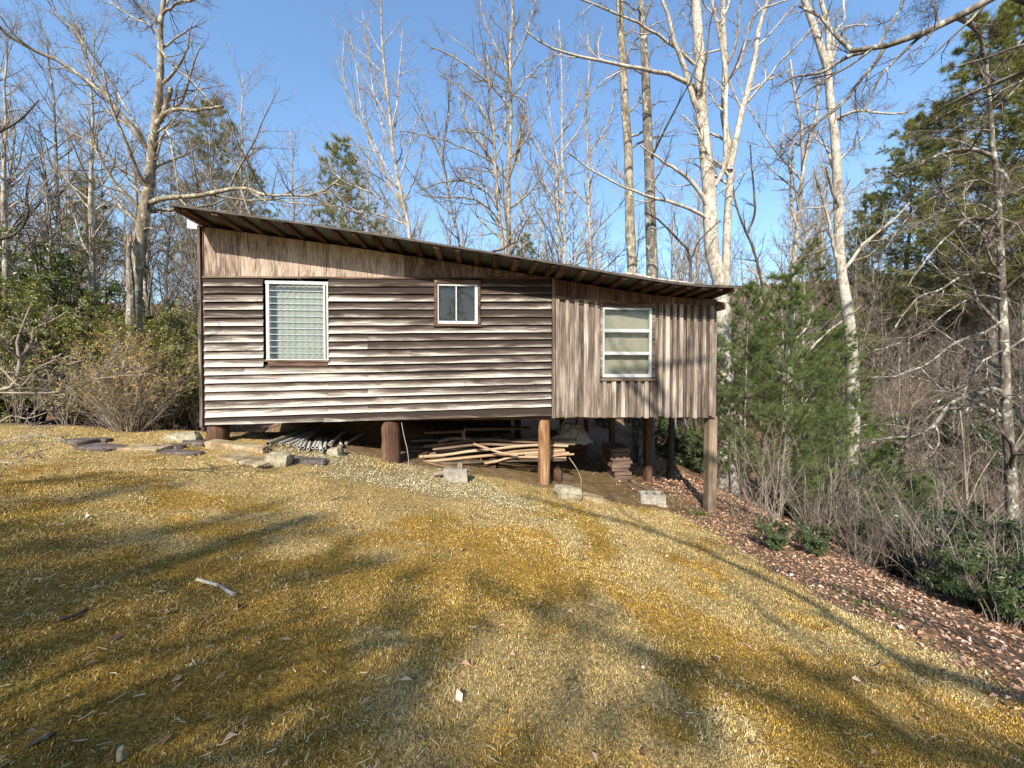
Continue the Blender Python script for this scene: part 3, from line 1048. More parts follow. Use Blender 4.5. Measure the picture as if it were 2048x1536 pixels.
for k in range(N):
    za, zc = g0 + (g1 - g0) * k / N, g0 + (g1 - g0) * (k + 1) / N
    mb = MB()
    a, b = s0 + .057, s1 - .087
    tl = rng.normal(0, .004)
    V = [(a, wy + .012 + tl, za - .004), (b, wy + .012 - tl, za - .004), (b, wy + .040, zc + .010), (a, wy + .040, zc + .010)]
    V2 = [(x, y + .005, z) for x, y, z in V]
    mb.add(V + V2, [[0, 1, 2, 3], [7, 6, 5, 4], [0, 4, 5, 1], [1, 5, 6, 2], [2, 6, 7, 3], [3, 7, 4, 0]])
    gl = mb.build('glass_slat', MT['glass'], jw)
    one('slat_edge', MT['edge'], jw, a, b, wy + .004, wy + .0125, za - .012, za - .003)
# curtain: pleated cloth
def curtain(name, m, parent, a, b, z0, z1, y, amp=.012, waves=9):
    n = 60
    s = np.linspace(a, b, n)
    yy_ = y + amp * np.sin(np.linspace(0, waves * 6.283, n)) + rng.normal(0, .002, n)
    V = np.concatenate([np.stack([s, yy_, np.full(n, z0)], 1), np.stack([s, yy_ * .6 + y * .4, np.full(n, z1)], 1), np.stack([s, yy_ + .004, np.full(n, z0)], 1), np.stack([s, yy_ * .6 + y * .4 + .004, np.full(n, z1)], 1)])
    i = np.arange(n - 1)
    Qd = np.concatenate([np.stack([i, i + 1, i + 1 + n, i + n], 1), np.stack([i + 2 * n, i + 3 * n, i + 1 + 3 * n, i + 1 + 2 * n], 1)])
    return link(name, mesh(name, V, [Qd], True), parent, m)


curtain('curtain', MT['curtain'], jw, sx(548), s1 + .03, zb - .05, zt - .02, 0.10)

# small window: two dark panes side by side in a white sash, brown casing
cs0, czt = wl(868.5, 559, -.05)
cs1, czb = wl(961, 653.5, -.05)
a0, at0 = wl(875, 567.5, -.04)
a1, ab0 = wl(955.5, 648.5, -.04)
sw = bars('small_window', MT['trim'], cabin, [
    (cs0, a0 - .002, czb + .05, czt), (a1 + .002, cs1, czb + .05, czt), (a0 - .001, a1 + .001, at0 + .002, czt), (cs0 - .02, cs1 + .02, czb, czb + .048)], -.078, 0.0)
sw['label'] = 'small two pane window with white sash in brown casing'
mid = wl(912.5, 600, -.04)[0]
bars('sash', MT['white'], sw, [(a0, a0 + .022, ab0, at0), (a1 - .055, a1, ab0, at0), (a0 + .0225, a1 - .0555, ab0, ab0 + .055), (a0 + .0225, a1 - .0555, at0 - .035, at0), (mid - .011, mid + .011, ab0 + .0555, at0 - .0355)], -.058, -.022)
one('dark_backing', MT['dim'], sw, a0 - .03, a1 + .03, .02, .03, ab0 - .03, at0 + .03)  # dark sheet added behind the panes, stands in for the unlit room
one('pane', MT['glass'], sw, a0 + .02, mid - .008, -.040, -.036, ab0 + .05, at0 - .03)
one('pane', MT['glass'], sw, mid + .008, a1 - .05, -.040, -.036, ab0 + .05, at0 - .03)

# right window: three panes stacked in pale aluminium
r0, rt = wl(1205.5, 615, -.06)
r1, rb = wl(1302.5, 754.5, -.06)
b0 = [zl(1254, v, -.06) for v in (619.5, 658, 664.5, 703.5, 709.5, 748)]
rw = bars('triple_window', MT['alu'], cabin, [
    (r0, r0 + .035, rb, rt), (r1 - .045, r1, rb, rt), (r0 + .0355, r1 - .0455, b0[0], rt), (r0 + .0355, r1 - .0455, rb, b0[5]),
    (r0 + .0355, r1 - .0455, b0[2], b0[1]), (r0 + .0355, r1 - .0455, b0[4], b0[3])], -.072, -.020)
rw['label'] = 'window of three stacked panes in a pale metal frame'
one('sill', MT['greywood'], rw, wl(1199, 700)[0], wl(1307, 700)[0], -.095, -.001, zl(1254, 761.5, -.09), zl(1254, 756, -.09))
one('casing', MT['board'], rw, wl(1199, 700)[0], r0 - .004, -.066, -.023, rb + .01, topz(1203))
one('casing', MT['board'], rw, r1 + .004, wl(1307.5, 700)[0], -.066, -.023, rb + .01, topz(1305))
one('head_casing', MT['trim'], rw, r0 - .003, r1 + .003, -.055, -.0228, rt + .003, topz(1254) - .002)
for k, (zt_, zb_) in enumerate(((b0[0], b0[1]), (b0[2], b0[3]), (b0[4], b0[5]))):
    one('pane', MT['glass'], rw, r0 + .03, r1 - .04, -.046 + .006 * k, -.042 + .006 * k, zb_ - .004, zt_ + .004)
curtain('shade', MT['tan'], rw, r0 - .05, r1 + .05, rb - .05, rt + .05, 0.06, .004, 2)

# --- shell: floor, side and back walls, joists
zf = wl(412, 850)[1]
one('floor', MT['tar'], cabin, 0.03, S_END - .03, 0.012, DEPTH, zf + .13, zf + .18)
for k in range(6):
    one('floor_beam', MT['logdark'], cabin, 0.03, S_END - .03, 0.05 + k * 1.02, 0.13 + k * 1.02, zf - .02 + .06, zf + .1295)
zlw = zr(0) - .08
slab('side_wall', -0.015, 0.025, 0.055, DEPTH, zf, zf, zlw, zlw, MT['board'])
slab('side_wall', S_END - .025, S_END - .001, 0.003, DEPTH, zf + .02, zf + .02, zr(S_END) - .08, zr(S_END) - .08, MT['board'])
slab('back_wall', 0.0, S_END, DEPTH + .002, DEPTH + .04, zf, zf, zr(0) - .09, zr(S_END) - .09, MT['board'])
slab('light_blocker', 0.0, S_MID - .35, DEPTH + .005, DEPTH + .03, cg(.2, DEPTH) - .3, cg(S_MID - .4, DEPTH) - .3, zf - .003, zf - .003, MT['tar'])  # unseen screen added to block light from behind and darken the underfloor
slab('partition_wall', S_MID - .03, S_MID + .03, 0.02, DEPTH - .01, zf + .181, zf + .181, zr(S_MID) - .1, zr(S_MID) - .1, MT['dim'])
slab('room_lining', w1b + .6, w1b + .65, 0.03, DEPTH - .01, zf + .181, zf + .181, zr(2) - .2, zr(2) - .2, MT['dim'])
# white fascia end past the left corner, brown beam end past the right corner
o = slab('fascia', sx(376), sx(402.5), 0.02, 0.05, wl(390, 456)[1], wl(400, 458)[1], wl(376, 437)[1], wl(402, 452)[1], MT['white'])
o = slab('beam_end', S_END + .003, S_END + .17, -0.05, 0.14, zl(1440, 621), zl(1440, 619), zl(1440, 603), zl(1440, 605), MT['logdark'], grain=0)

# --- roof: purlins running front to back, tin sheets on them
s_l, s_r = EDGE[0, 0], EDGE[-1, 0]
px_raft = [343, 363, 425, 474, 520, 567, 614, 664, 704, 746, 787, 830, 872, 914, 953, 993, 1034, 1072, 1108, 1130, 1172, 1211, 1252, 1290, 1320, 1352, 1383, 1413, 1446, 1472]
for p in px_raft:
    s = float(np.interp(p, [e[0] for e in edge_px], EDGE[:, 0]))
    dsl = (zr(s + .05) - zr(s - .05)) / .1
    hw = rng.uniform(.040, .052)
    yj = OV + rng.uniform(.03, .11)
    t = rng.uniform(.036, .046)
    mb = MB()
    V, sd = [], rng.uniform(0, 50)
    G = []
    for y in (yj, DEPTH + .3):
        for x_, zz_ in ((-hw, -.012), (hw, -.012), (hw, -.012 - t), (-hw, -.012 - t)):
            V.append((s + x_, y, zr(s) + dsl * x_ + zz_))
            G.append((y + sd, x_ + zz_, sd))
    mb.add(V, [[0, 1, 2, 3], [4, 7, 6, 5], [0, 4, 5, 1], [1, 5, 6, 2], [2, 6, 7, 3], [3, 7, 4, 0]], g=G)
    mb.build('purlin', MT['logdark'] if rng.uniform() < .45 else MT['trim'], cabin)
cuts = [s_l, sx(600), sx(830), sx(1062), sx(1270), s_r]
for k in range(5):
    a, b = cuts[k] - (0.0 if k == 0 else .10), cuts[k + 1]
    lift = 0.004 * k
    for j in range(8):
        ya, yb_ = OV + j * .80, min(OV + (j + 1) * .80 + .03, DEPTH + .45)
        ng, nsg = 41, 7
        yy_ = np.linspace(ya, yb_, ng)
        ss = np.linspace(a, b, nsg)
        A, B = np.meshgrid(ss, yy_)
        zz_ = zr(A) + lift + .006 * np.cos((B - OV) / .068 * 6.283) + .004 + (.003 if j % 2 else 0)
        V = np.concatenate([np.stack([A, B, zz_], -1).reshape(-1, 3), np.stack([A, B, zz_ + .002], -1).reshape(-1, 3)])
        i = (np.arange(ng - 1)[:, None] * nsg + np.arange(nsg - 1)[None]).ravel()
        q = np.stack([i, i + 1, i + nsg + 1, i + nsg], 1)
        nn = ng * nsg
        fr = np.arange(nsg - 1)
        rim = [np.stack([fr, fr + nn, fr + nn + 1, fr + 1], 1)]
        link('roof_sheet', mesh('roof_sheet', V, [np.concatenate([q[:, ::-1], q + nn] + rim)], True), cabin, MT['tin'])

# folded tin along the front edge
ss = np.linspace(s_l, s_r, 40)
zz_ = zr(ss)
V = np.concatenate([np.stack([ss, np.full(40, OV - .006 + dy), zz_ + dz], 1) for dy, dz in ((0, .018), (0, -.014), (.004, -.014), (.004, .018))])
i = np.arange(39)
link('drip_edge', mesh('drip_edge', V, [np.concatenate([np.stack([i + 40 * k, i + 40 * k + 1, i + 40 * ((k + 1) % 4) + 1, i + 40 * ((k + 1) % 4)], 1) for k in range(4)])]), cabin, MT['rust'])
# --- posts that carry the floor
def post(px, hw_px, y, mat, square=False, top=0.0, lean=0.0, rough=0.0, label=None):
    s = wl(px, 840, y)[0]
    Yd = float(cw(s, y)[1])
    r = hw_px / F * Yd
    zb_ = cg(s, y) - 0.25
    zt_ = (zf if s < S_MID else botz(1300)) - 0.004 + top
    mb = MB()
    if square:
        mb.box((s, y, (zb_ + zt_) / 2), (2 * r, 2 * r, zt_ - zb_), grain=2)
        o = mb.build('post', mat, cabin)
    else:
        K = 9
        zz_ = np.linspace(zb_, zt_, K)
        P_ = np.stack([s + lean * (zt_ - zz_) + rng.normal(0, rough, K), np.full(K, y), zz_], 1)
        R_ = r * (1.05 - 0.08 * np.linspace(0, 1, K)) + rng.normal(0, rough * .5, K)
        R_[-1] *= .80
        mb.tube(P_, R_, 12)
        o = mb.build('post', mat, cabin, smooth=True)
    if label:
        o['label'] = label
    return o


post(436, 19, 0.14, MT['logdark'], top=.02, rough=.008, label='short dark log post at the left corner')
post(782, 18, 0.12, MT['logdark'], top=.03, lean=-.01, rough=.007, label='thick dark log post with a rounded top')
post(1089, 12.5, 0.12, MT['log'], top=.03, lean=-.01, rough=.005, label='orange brown debarked log post')
post(1421, 8.6, 0.12, MT['postwood'], True, label='tall square timber post at the right corner')
for px, hw_, y, sq in ((1035, 6, 4.6, True), (1123, 3.5, 4.7, True), (1153, 1.8, 4.9, True), (1172, 3.6, 4.2, True), (1224, 4.8, 4.7, True), (1296, 6.5, 2.0, True), (640, 9, 4.6, False), (900, 9, 4.6, False), (1418, 5.0, 4.7, True)):
    post(px, hw_, y, MT['logdark'], sq)
# wire hanging from the floor
P_ = smooth_line([cw(*wl(803, 845, -.02)[:1], -.02, wl(803, 845, -.02)[1]), cw(wl(808, 872, -.02)[0], -.02, wl(808, 872, -.02)[1]), cw(wl(815, 900, -.02)[0], -.03, wl(815, 900)[1]), cw(wl(819, 934, -.02)[0], -.04, wl(819, 934)[1])], 10)
tag(MB().tube(P_, np.full(10, .006), 5).build('wire', MT['wire'], None), 'thin grey wire hanging down beside the thick dark log post', 'wire')
# ================================================================== TREES
LV = [(10, .15, .98, 48, .44, 6, .12, .05), (7, .15, 1.0, 46, .45, 5, .16, .05), (5, .15, 1.0, 45, .52, 4, .2, .04)]


def rs(P, K):
    return smooth_line(P, K)


def limbs_to_mesh(name, P, R, sides, base, m, parent, cap=False, kind=None):
    V, Q = tubes(P - base, R, sides)
    o = link(name, mesh(name, V, [Q], True), parent, m)
    if kind:
        o['kind'] = kind
    return o


def twig_parts(root, base, P0, R0, levels, m_br, m_tw, trunk_t0=0.35, n_trunk=1, rmin=.0022):
    """branches and twigs grown on the hand-laid trunk and limbs"""
    P, R = P0, R0
    Vs, Qs, n = [], [], 0
    for li, (cnt, t0, t1, ang, lr, K, wob, trop) in enumerate(levels):
        if li == 0 and n_trunk:
            a = sprout(P[:n_trunk], R[:n_trunk], int(cnt * 1.6), trunk_t0, t1, ang, lr * .55, K, wob, trop, rmin=rmin)
            b = sprout(P[n_trunk:], R[n_trunk:], cnt, t0, t1, ang, lr, K, wob, trop, rmin=rmin)
            P, R = np.concatenate([a[0], b[0]]), np.concatenate([a[1], b[1]])
        else:
            P, R = sprout(P, R, cnt, t0, t1, ang, lr, K, wob, trop, rmin=rmin)
        V, Q = tubes(P - base, R, 5 if li == 0 else 4 if li == 1 else 3)
        if li == 0:
            link('branches', mesh('branches', V, [Q], True), root, m_br)['kind'] = 'stuff'
        else:
            Vs.append(V)
            Qs.append(Q + n)
            n += len(V)
    if Vs:
        o = link('twigs', mesh('twigs', np.concatenate(Vs), [np.concatenate(Qs)], True), root, m_tw)
        o['kind'] = 'stuff'
    return P, R


def hero(name, label, cat, D, trunk, limbs, m, m_tw, levels=LV, group=None, flare=1.35, trunk_t0=.35, dd=0.0, rmin=.0022, base_d=0.0):
    """tree surveyed from the photo: trunk and limbs as (pixel line, width at start, width at end, depth change)"""
    pts, wa, wb = trunk
    n = len(pts)
    T = np.array([at(a, b, D + base_d * (1 - i / (n - 1)) + dd * i / (n - 1)) for i, (a, b) in enumerate(pts)])
    g = T[0].copy()
    zg = float(gz(g[0], g[1]))
    hasg = g[2] > zg + .2
    if hasg:
        g = np.array([g[0] + (T[0][0] - T[1][0]) * .4, g[1], 0])
        g[2] = float(gz(g[0], g[1])) - .15
        T = np.vstack([g, T])
    base = T[0].copy()
    base[2] += .15
    K = 22
    PT = rs(T, K)
    f = np.linspace(0, 1, K)
    RT = (wa * (1 - f) + wb * f) / 2 / F * D
    RT = RT * (1 + (flare - 1) * np.exp(-f * 14))
    RT = RT * (1 + rng.normal(0, .025, K))
    root = thing(name, label, cat, base, 0, group)
    limbs_to_mesh('trunk', PT[None], RT[None], 12, base, m, root)
    P, R = [rs(PT, 12)], [np.interp(np.linspace(0, 1, 12), f, RT)]
    for lp, la, lb, ld_ in limbs:
        k = len(lp)
        # limb starts at the trunk's own depth there
        dT = D + (dd * np.clip((pts[0][1] - lp[0][1]) / max(pts[0][1] - pts[-1][1], 1), 0, 1))
        L = np.array([at(a, b, dT + ld_ * i / (k - 1)) for i, (a, b) in enumerate(lp)])
        PL = rs(L, 14)
        PL[2:-1] += rng.normal(0, .012, (11, 3))
        RL = (la + (lb - la) * np.linspace(0, 1, 14)) / 2 / F * D
        limbs_to_mesh('limb', PL[None], RL[None], 8, base, m, root)
        P.append(rs(PL, 12))
        R.append(np.interp(np.linspace(0, 1, 12), np.linspace(0, 1, 14), RL))
    twig_parts(root, base, np.array(P), np.array(R), levels, m, m_tw, trunk_t0, 1, rmin)
    return root


# ---- the broken grey tree behind the left corner
hero('broken_tree', 'grey leafless tree with a snapped limb behind the left corner of the cabin', 'tree', 10.5,
     ([(268, 640), (270, 585), (274, 530), (284, 455), (294, 393), (301, 342), (304, 301), (309, 260), (320, 171), (321, 103), (320, 51), (328, -5), (334, -90)], 30, 5),
     [([(298, 300), (284, 284), (246, 232), (212, 191), (164, 154), (113, 120), (79, 106), (34, 82), (7, 65), (-14, 40)], 9, 4.5, -1.5),
      ([(212, 191), (181, 130), (157, 68), (123, 38), (92, -5)], 5, 2.5, -.3),
      ([(301, 305), (258, 226), (215, 150), (165, 90), (150, 40)], 5, 2, .8),
      ([(309, 255), (318, 240), (328, 226), (334, 205), (342, 176)], 11, 7, -.2),
      ([(322, 232), (340, 223), (362, 219), (403, 219), (446, 213)], 8, 4, -.8),
      ([(303, 405), (325, 397), (376, 393), (437, 383), (489, 378), (533, 390), (581, 391), (632, 390), (684, 355)], 10, 2.5, -2.2),
      ([(489, 378), (530, 396), (600, 408), (680, 412)], 4, 2, -.5),
      ([(286, 444), (297, 424), (321, 420), (355, 420), (427, 408), (450, 398)], 9, 3, .6),
      ([(320, 55), (294, 27), (267, 0), (245, -25)], 5, 3, -.5),
      ([(321, 68), (294, 48), (250, 25), (216, 0)], 4, 2.5, .6),
      ([(325, 30), (333, 20), (355, 7), (379, 2), (410, -12)], 5, 2.5, -.4),
      ([(323, 80), (328, 110), (349, 137), (383, 161), (410, 191), (427, 210)], 4.5, 2, -.8),
      ([(304, 380), (280, 362), (239, 335), (191, 297), (140, 262), (90, 240)], 4, 1.8, -1.0),
      ([(312, 320), (330, 260), (345, 300), (352, 350), (358, 395)], 4, 2.5, -.6),
      ([(283, 462), (300, 456), (329, 459)], 5, 3, -.2)],
     MT['bark_lichen'], MT['twig'], [(11, .15, .98, 44, .46, 7, .12, .07), (7, .15, 1, 46, .45, 5, .18, .05), (6, .15, 1, 45, .5, 4, .22, .04)], trunk_t0=.4)
# torn stub of a dead trunk beside it
b_ = at(262, 640, 10.2)
b_[2] = gz(b_[0], b_[1])
r_ = thing('dead_stub', 'splintered reddish stub of a dead trunk left of the grey broken tree', 'tree stump', b_)
mb = MB()
q = [at(266, 640, 10.2), at(261, 560, 10.2), at(257, 510, 10.2), at(259, 470, 10.2)]
q[0][2] = b_[2] - .1
mb.tube(smooth_line(q, 9) - b_, np.array([.15, .13, .125, .11, .105, .085, .09, .06, .03]) + rng.normal(0, .006, 9), 9)
mb.build('trunk', MT['bark_grey'], r_)
mb = MB()
for k in range(7):
    p0 = at(258 + rng.uniform(-8, 8), 478 + rng.uniform(-8, 25), 10.2 + rng.uniform(-.06, .06)) - b_
    mb.tube(smooth_line([p0, p0 + [rng.normal(0, .02), 0, .12], p0 + [rng.normal(0, .04), 0, rng.uniform(.18, .34)]], 4), np.array([.035, .03, .02, .004]), 5)
mb.build('splinter', MT['log'], r_)

# ---- two straight trunks rising behind the roof
hero('tall_tree', 'tall straight pale lichened trunk rising behind the middle of the roof', 'tree', 13.2,
     ([(1280, 900), (1268, 700), (1264, 525), (1261, 478), (1258, 376), (1256, 290), (1249, 205), (1246, 120), (1240.5, 51), (1239, -5), (1236, -150)], 23, 11),
     [([(1261, 379), (1235, 340), (1215, 300), (1205, 260)], 3, 1.5, 1), ([(1247, 135), (1262, 95), (1290, 60), (1330, 40)], 4, 2, 1)],
     MT['bark_lichen'], MT['twig_pale'], [(8, .2, .98, 55, .3, 6, .15, .05), (5, .15, 1, 46, .45, 5, .18, .05), (4, .15, 1, 45, .5, 4, .2, .04)], trunk_t0=.55)
hero('tall_tree', 'tall straight dark trunk right beside the pale lichened one', 'tree', 12.0,
     ([(1288, 925), (1303, 700), (1304, 525), (1300, 427), (1299, 342), (1295, 256), (1292, 171), (1287, 68), (1281.5, -5), (1276, -150)], 30, 9.5),
     [([(1300, 375), (1316, 350), (1335, 310), (1345, 270)], 3, 1.5, -1), ([(1284, 30), (1262, 12), (1225, -8)], 3, 2, -1)],
     MT['bark_grey'], MT['twig'], [(8, .2, .98, 55, .3, 6, .15, .05), (5, .15, 1, 46, .45, 5, .18, .05), (4, .15, 1, 45, .5, 4, .2, .04)], trunk_t0=.55)

# ---- big pale many-stemmed tree
hero('pale_tree', 'big pale barked tree with many upright stems behind the right end of the roof', 'tree', 11.5,
     ([(1452, 800), (1446, 640), (1440, 560), (1423, 500), (1420, 410), (1415, 342), (1404, 239), (1401, 154), (1396, 68), (1391, -5), (1384, -160)], 36, 14),
     [([(1450, 640), (1452, 540), (1455, 440), (1460, 360), (1461, 320), (1449, 260), (1446, 205), (1452, 150), (1447, 68), (1446, -10), (1440, -120)], 17, 7, .3),
      ([(1459, 340), (1470, 290), (1485, 218), (1509, 120), (1519, 51), (1533, 0), (1552, -70)], 13, 6, -.4),
      ([(1430, 372), (1447, 342), (1451, 239), (1451, 137), (1433, 51), (1423, -5), (1415, -80)], 9, 4.5, -.6),
      ([(1404, 230), (1389, 205), (1372, 147), (1352, 90), (1340, 45), (1320, -20)], 11, 5, -.8),
      ([(1418, 420), (1400, 385), (1370, 352), (1320, 318), (1280, 290)], 9, 3, -.6),
      ([(1404, 190), (1380, 167), (1329, 147), (1261, 133), (1193, 120), (1141, 109), (1090, 92), (1050, 60)], 8.5, 2.5, -1.5),
      ([(1420, 440), (1380, 417), (1312, 396), (1261, 379), (1210, 355), (1179, 338), (1155, 318), (1135, 305)], 7, 2.5, -1.2),
      ([(1450, 165), (1478, 130), (1497, 60), (1520, 20), (1575, 0)], 6, 2.5, -1.0),
      ([(1401, 140), (1350, 95), (1300, 60), (1215, 20), (1140, -10)], 6, 2.5, -1.4),
      ([(1485, 215), (1520, 175), (1560, 125), (1600, 85), (1650, 30)], 5, 2, -1.4)],
     MT['bark_white'], MT['twig_pale'], [(7, .25, .98, 42, .34, 6, .14, .06), (8, .15, 1, 46, .48, 5, .18, .05), (6, .15, 1, 45, .55, 4, .2, .04)], trunk_t0=.5)
# ---- white birch-like tree to the right
hero('white_tree', 'white barked tree leaning left behind the green pine sapling', 'tree', 12.2,
     ([(1706, 800), (1700, 660), (1690, 590), (1680, 525), (1676, 410), (1674, 342), (1667.6, 256), (1659, 188), (1652, 120), (1635, 75), (1618, 27), (1604, -5), (1585, -90)], 25, 9),
     [([(1660, 128), (1657, 90), (1655, 51), (1642, 0), (1635, -60)], 10, 6, .3),
      ([(1672, 515), (1662, 465), (1649, 410), (1638, 372), (1629, 341)], 6, 3.5, -.6),
      ([(1678, 420), (1668, 395), (1660, 365), (1652, 336)], 6, 3.5, -.9),
      ([(1674, 240), (1684, 233), (1700, 226), (1731, 222), (1758, 226), (1792, 229), (1818, 223)], 6, 2.5, -1.2),
      ([(1661, 130), (1683, 70), (1690, 55), (1715, 50), (1735, 52)], 6, 2, -1),
      ([(1660, 118), (1672, 62), (1689, 40), (1686, 0), (1690, -40)], 5, 3, .6),
      ([(1676, 400), (1640, 415), (1605, 418), (1580, 440)], 4, 1.5, -1)],
     MT['bark_white'], MT['twig_pale'], [(7, .2, .98, 46, .32, 6, .15, .05), (8, .15, 1, 46, .48, 5, .18, .05), (6, .15, 1, 45, .55, 4, .2, .04)], trunk_t0=.45)
# ---- slender tree between them
hero('forked_tree', 'slender pale forked tree between the many-stemmed tree and the white tree', 'tree', 15.5,
     ([(1580, 760), (1588, 525), (1594, 460), (1600, 400), (1606, 342), (1605, 300), (1601, 240), (1590, 190), (1580, 120)], 15, 4),
     [([(1606, 330), (1614, 300), (1625, 260), (1634, 215), (1640, 150)], 7, 3, .3), ([(1595, 455), (1582, 410), (1583, 342), (1590, 260)], 6, 3, .3), ([(1603, 360), (1550, 300), (1500, 220), (1470, 150)], 4, 1.5, .6)],
     MT['bark_pale'], MT['twig_pale'], trunk_t0=.3)
hero('crooked_tree', 'dark crooked trunk bending behind the tin roof beside the many-stemmed tree', 'tree', 10.6,
     ([(1350, 700), (1372, 600), (1379, 566), (1382, 535), (1376, 500), (1355, 478), (1340, 462), (1318, 440), (1290, 425)], 13, 3),
     [([(1380, 520), (1400, 480), (1425, 455), (1440, 440)], 4, 1.5, .3)], MT['bark_dark'], MT['twig_dark'], [(5, .3, .98, 50, .3, 6, .15, .05), (4, .15, 1, 46, .45, 5, .18, .05), (3, .15, 1, 45, .5, 4, .2, .04)], trunk_t0=.6)
hero('leaning_tree', 'thin dark leaning trunk right of the many-stemmed pale tree', 'tree', 13.5,
     ([(1540, 700), (1515, 525), (1494, 470), (1475, 420), (1466, 380), (1462, 330)], 9, 3), [([(1494, 470), (1510, 420), (1505, 350), (1500, 290)], 5, 2, 0)],
     MT['bark_dark'], MT['twig_dark'], [(6, .2, .98, 50, .3, 6, .15, .05), (5, .15, 1, 46, .45, 5, .18, .05), (4, .15, 1, 45, .5, 4, .2, .04)])

# ---- the pair in the middle
hero('forked_tree', 'leafless tree with a forked crown left of the two straight trunks', 'tree', 16.5,
     ([(1020, 760), (1018, 506), (1017, 444), (1017, 376), (1017, 349), (1018, 308), (1022, 239), (1020, 171), (1020, 103), (1025, 34), (1022, -20), (1022, -120)], 13, 3.5),
     [([(1018, 352), (1022, 342), (1039, 297), (1049, 246), (1052, 205), (1052, 185)], 6, 3, .5),
      ([(1016, 360), (1010, 355), (987, 325), (967, 297), (950, 273), (930, 230), (915, 190)], 6.5, 2.5, -.5),
      ([(1019, 215), (1000, 190), (960, 150), (900, 110), (860, 95)], 4.5, 2, -.8), ([(1020, 200), (1050, 160), (1085, 125), (1110, 110)], 4, 2, .8),
      ([(1052, 205), (1030, 190), (985, 170), (945, 150)], 3, 1.5, -.5), ([(1019, 150), (1000, 110), (975, 60), (960, 0)], 4, 2, .6), ([(1020, 140), (1045, 90), (1060, 40), (1075, -10)], 4, 2, -.6)],
     MT['bark_lichen'], MT['twig'], [(10, .2, .98, 42, .45, 6, .12, .07), (7, .15, 1, 44, .48, 5, .18, .06), (6, .15, 1, 42, .55, 4, .2, .05)], trunk_t0=.3, rmin=.003)
hero('arching_tree', 'leafless tree with arching lower limbs just left of the forked crown', 'tree', 16.0,
     ([(1012, 760), (1006, 506), (1003, 470), (998, 427), (991, 342), (988, 273), (983, 205), (978, 160), (975, 110)], 12, 3.5),
     [([(1000, 425), (990, 410), (974, 386), (940, 364), (902, 361), (860, 372), (840, 380)], 5, 2, -1.2),
      ([(1002, 450), (985, 425), (960, 405), (930, 395), (880, 395), (845, 390)], 4.5, 2, -1.6),
      ([(996, 400), (975, 375), (940, 355), (905, 358)], 4, 2, 1), ([(989, 290), (965, 268), (930, 262), (895, 262)], 3.5, 1.5, -1), ([(990, 330), (960, 310), (900, 285), (840, 268), (800, 262)], 3.5, 1.5, -1.5),
      ([(990, 320), (1005, 280), (1012, 230), (1010, 180)], 4, 2, 1), ([(986, 260), (960, 215), (925, 180), (880, 150)], 4, 1.5, 0), ([(992, 345), (945, 338), (915, 335)], 3, 1.5, -.5)],
     MT['bark_lichen'], MT['twig'], [(10, .2, .98, 42, .45, 6, .12, .08), (7, .15, 1, 44, .48, 5, .18, .06), (6, .15, 1, 42, .55, 4, .2, .05)], trunk_t0=.35, rmin=.003)
hero('vase_tree', 'pale twiggy tree with upswept branches behind the middle of the long roof', 'tree', 14.5,
     ([(826, 760), (820, 478), (806, 410), (796, 359), (786, 297), (779, 222), (771, 154), (764, 85), (762, 0), (760, -50)], 11, 2.5),
     [([(818, 460), (790, 420), (740, 385), (690, 365), (650, 330), (620, 285)], 4.5, 1.5, -1.2), ([(812, 430), (770, 350), (735, 270), (700, 200), (685, 130), (690, 60)], 5, 1.5, -1),
      ([(800, 380), (750, 290), (725, 230), (715, 150), (700, 70)], 4, 1.5, .8), ([(797, 360), (815, 310), (830, 250), (855, 200)], 3.5, 1.5, 1), ([(788, 310), (760, 240), (745, 170), (735, 90), (725, 20)], 4, 1.5, .5),
      ([(806, 405), (825, 370), (838, 330), (850, 290)], 3, 1.5, -1), ([(783, 260), (795, 200), (800, 130), (805, 60)], 3.5, 1.5, 0), ([(815, 450), (760, 430), (700, 420), (640, 400), (600, 380)], 3.5, 1.5, -1)],
     MT['bark_pale'], MT['twig_pale'], [(9, .2, .98, 36, .42, 6, .1, .08), (6, .15, 1, 40, .48, 5, .15, .07), (5, .15, 1, 40, .55, 4, .2, .06)], trunk_t0=.3)
hero('slim_tree', 'slim curved grey tree right of the round dark evergreen', 'tree', 16.5,
     ([(935, 760), (919, 492), (908, 440), (899, 393), (888, 342), (885, 325), (880, 290), (876, 265), (868, 220)], 8, 2),
     [([(884, 320), (860, 270), (840, 225), (825, 180)], 4, 1.5, .5), ([(886, 300), (895, 240), (900, 180), (905, 120)], 4, 1.5, -.5), ([(905, 430), (860, 390), (825, 350), (810, 330)], 3, 1.2, -.5)],
     MT['bark_grey'], MT['twig'], [(10, .2, .98, 42, .42, 6, .12, .07), (6, .15, 1, 44, .48, 5, .18, .06), (5, .15, 1, 42, .55, 4, .2, .05)])
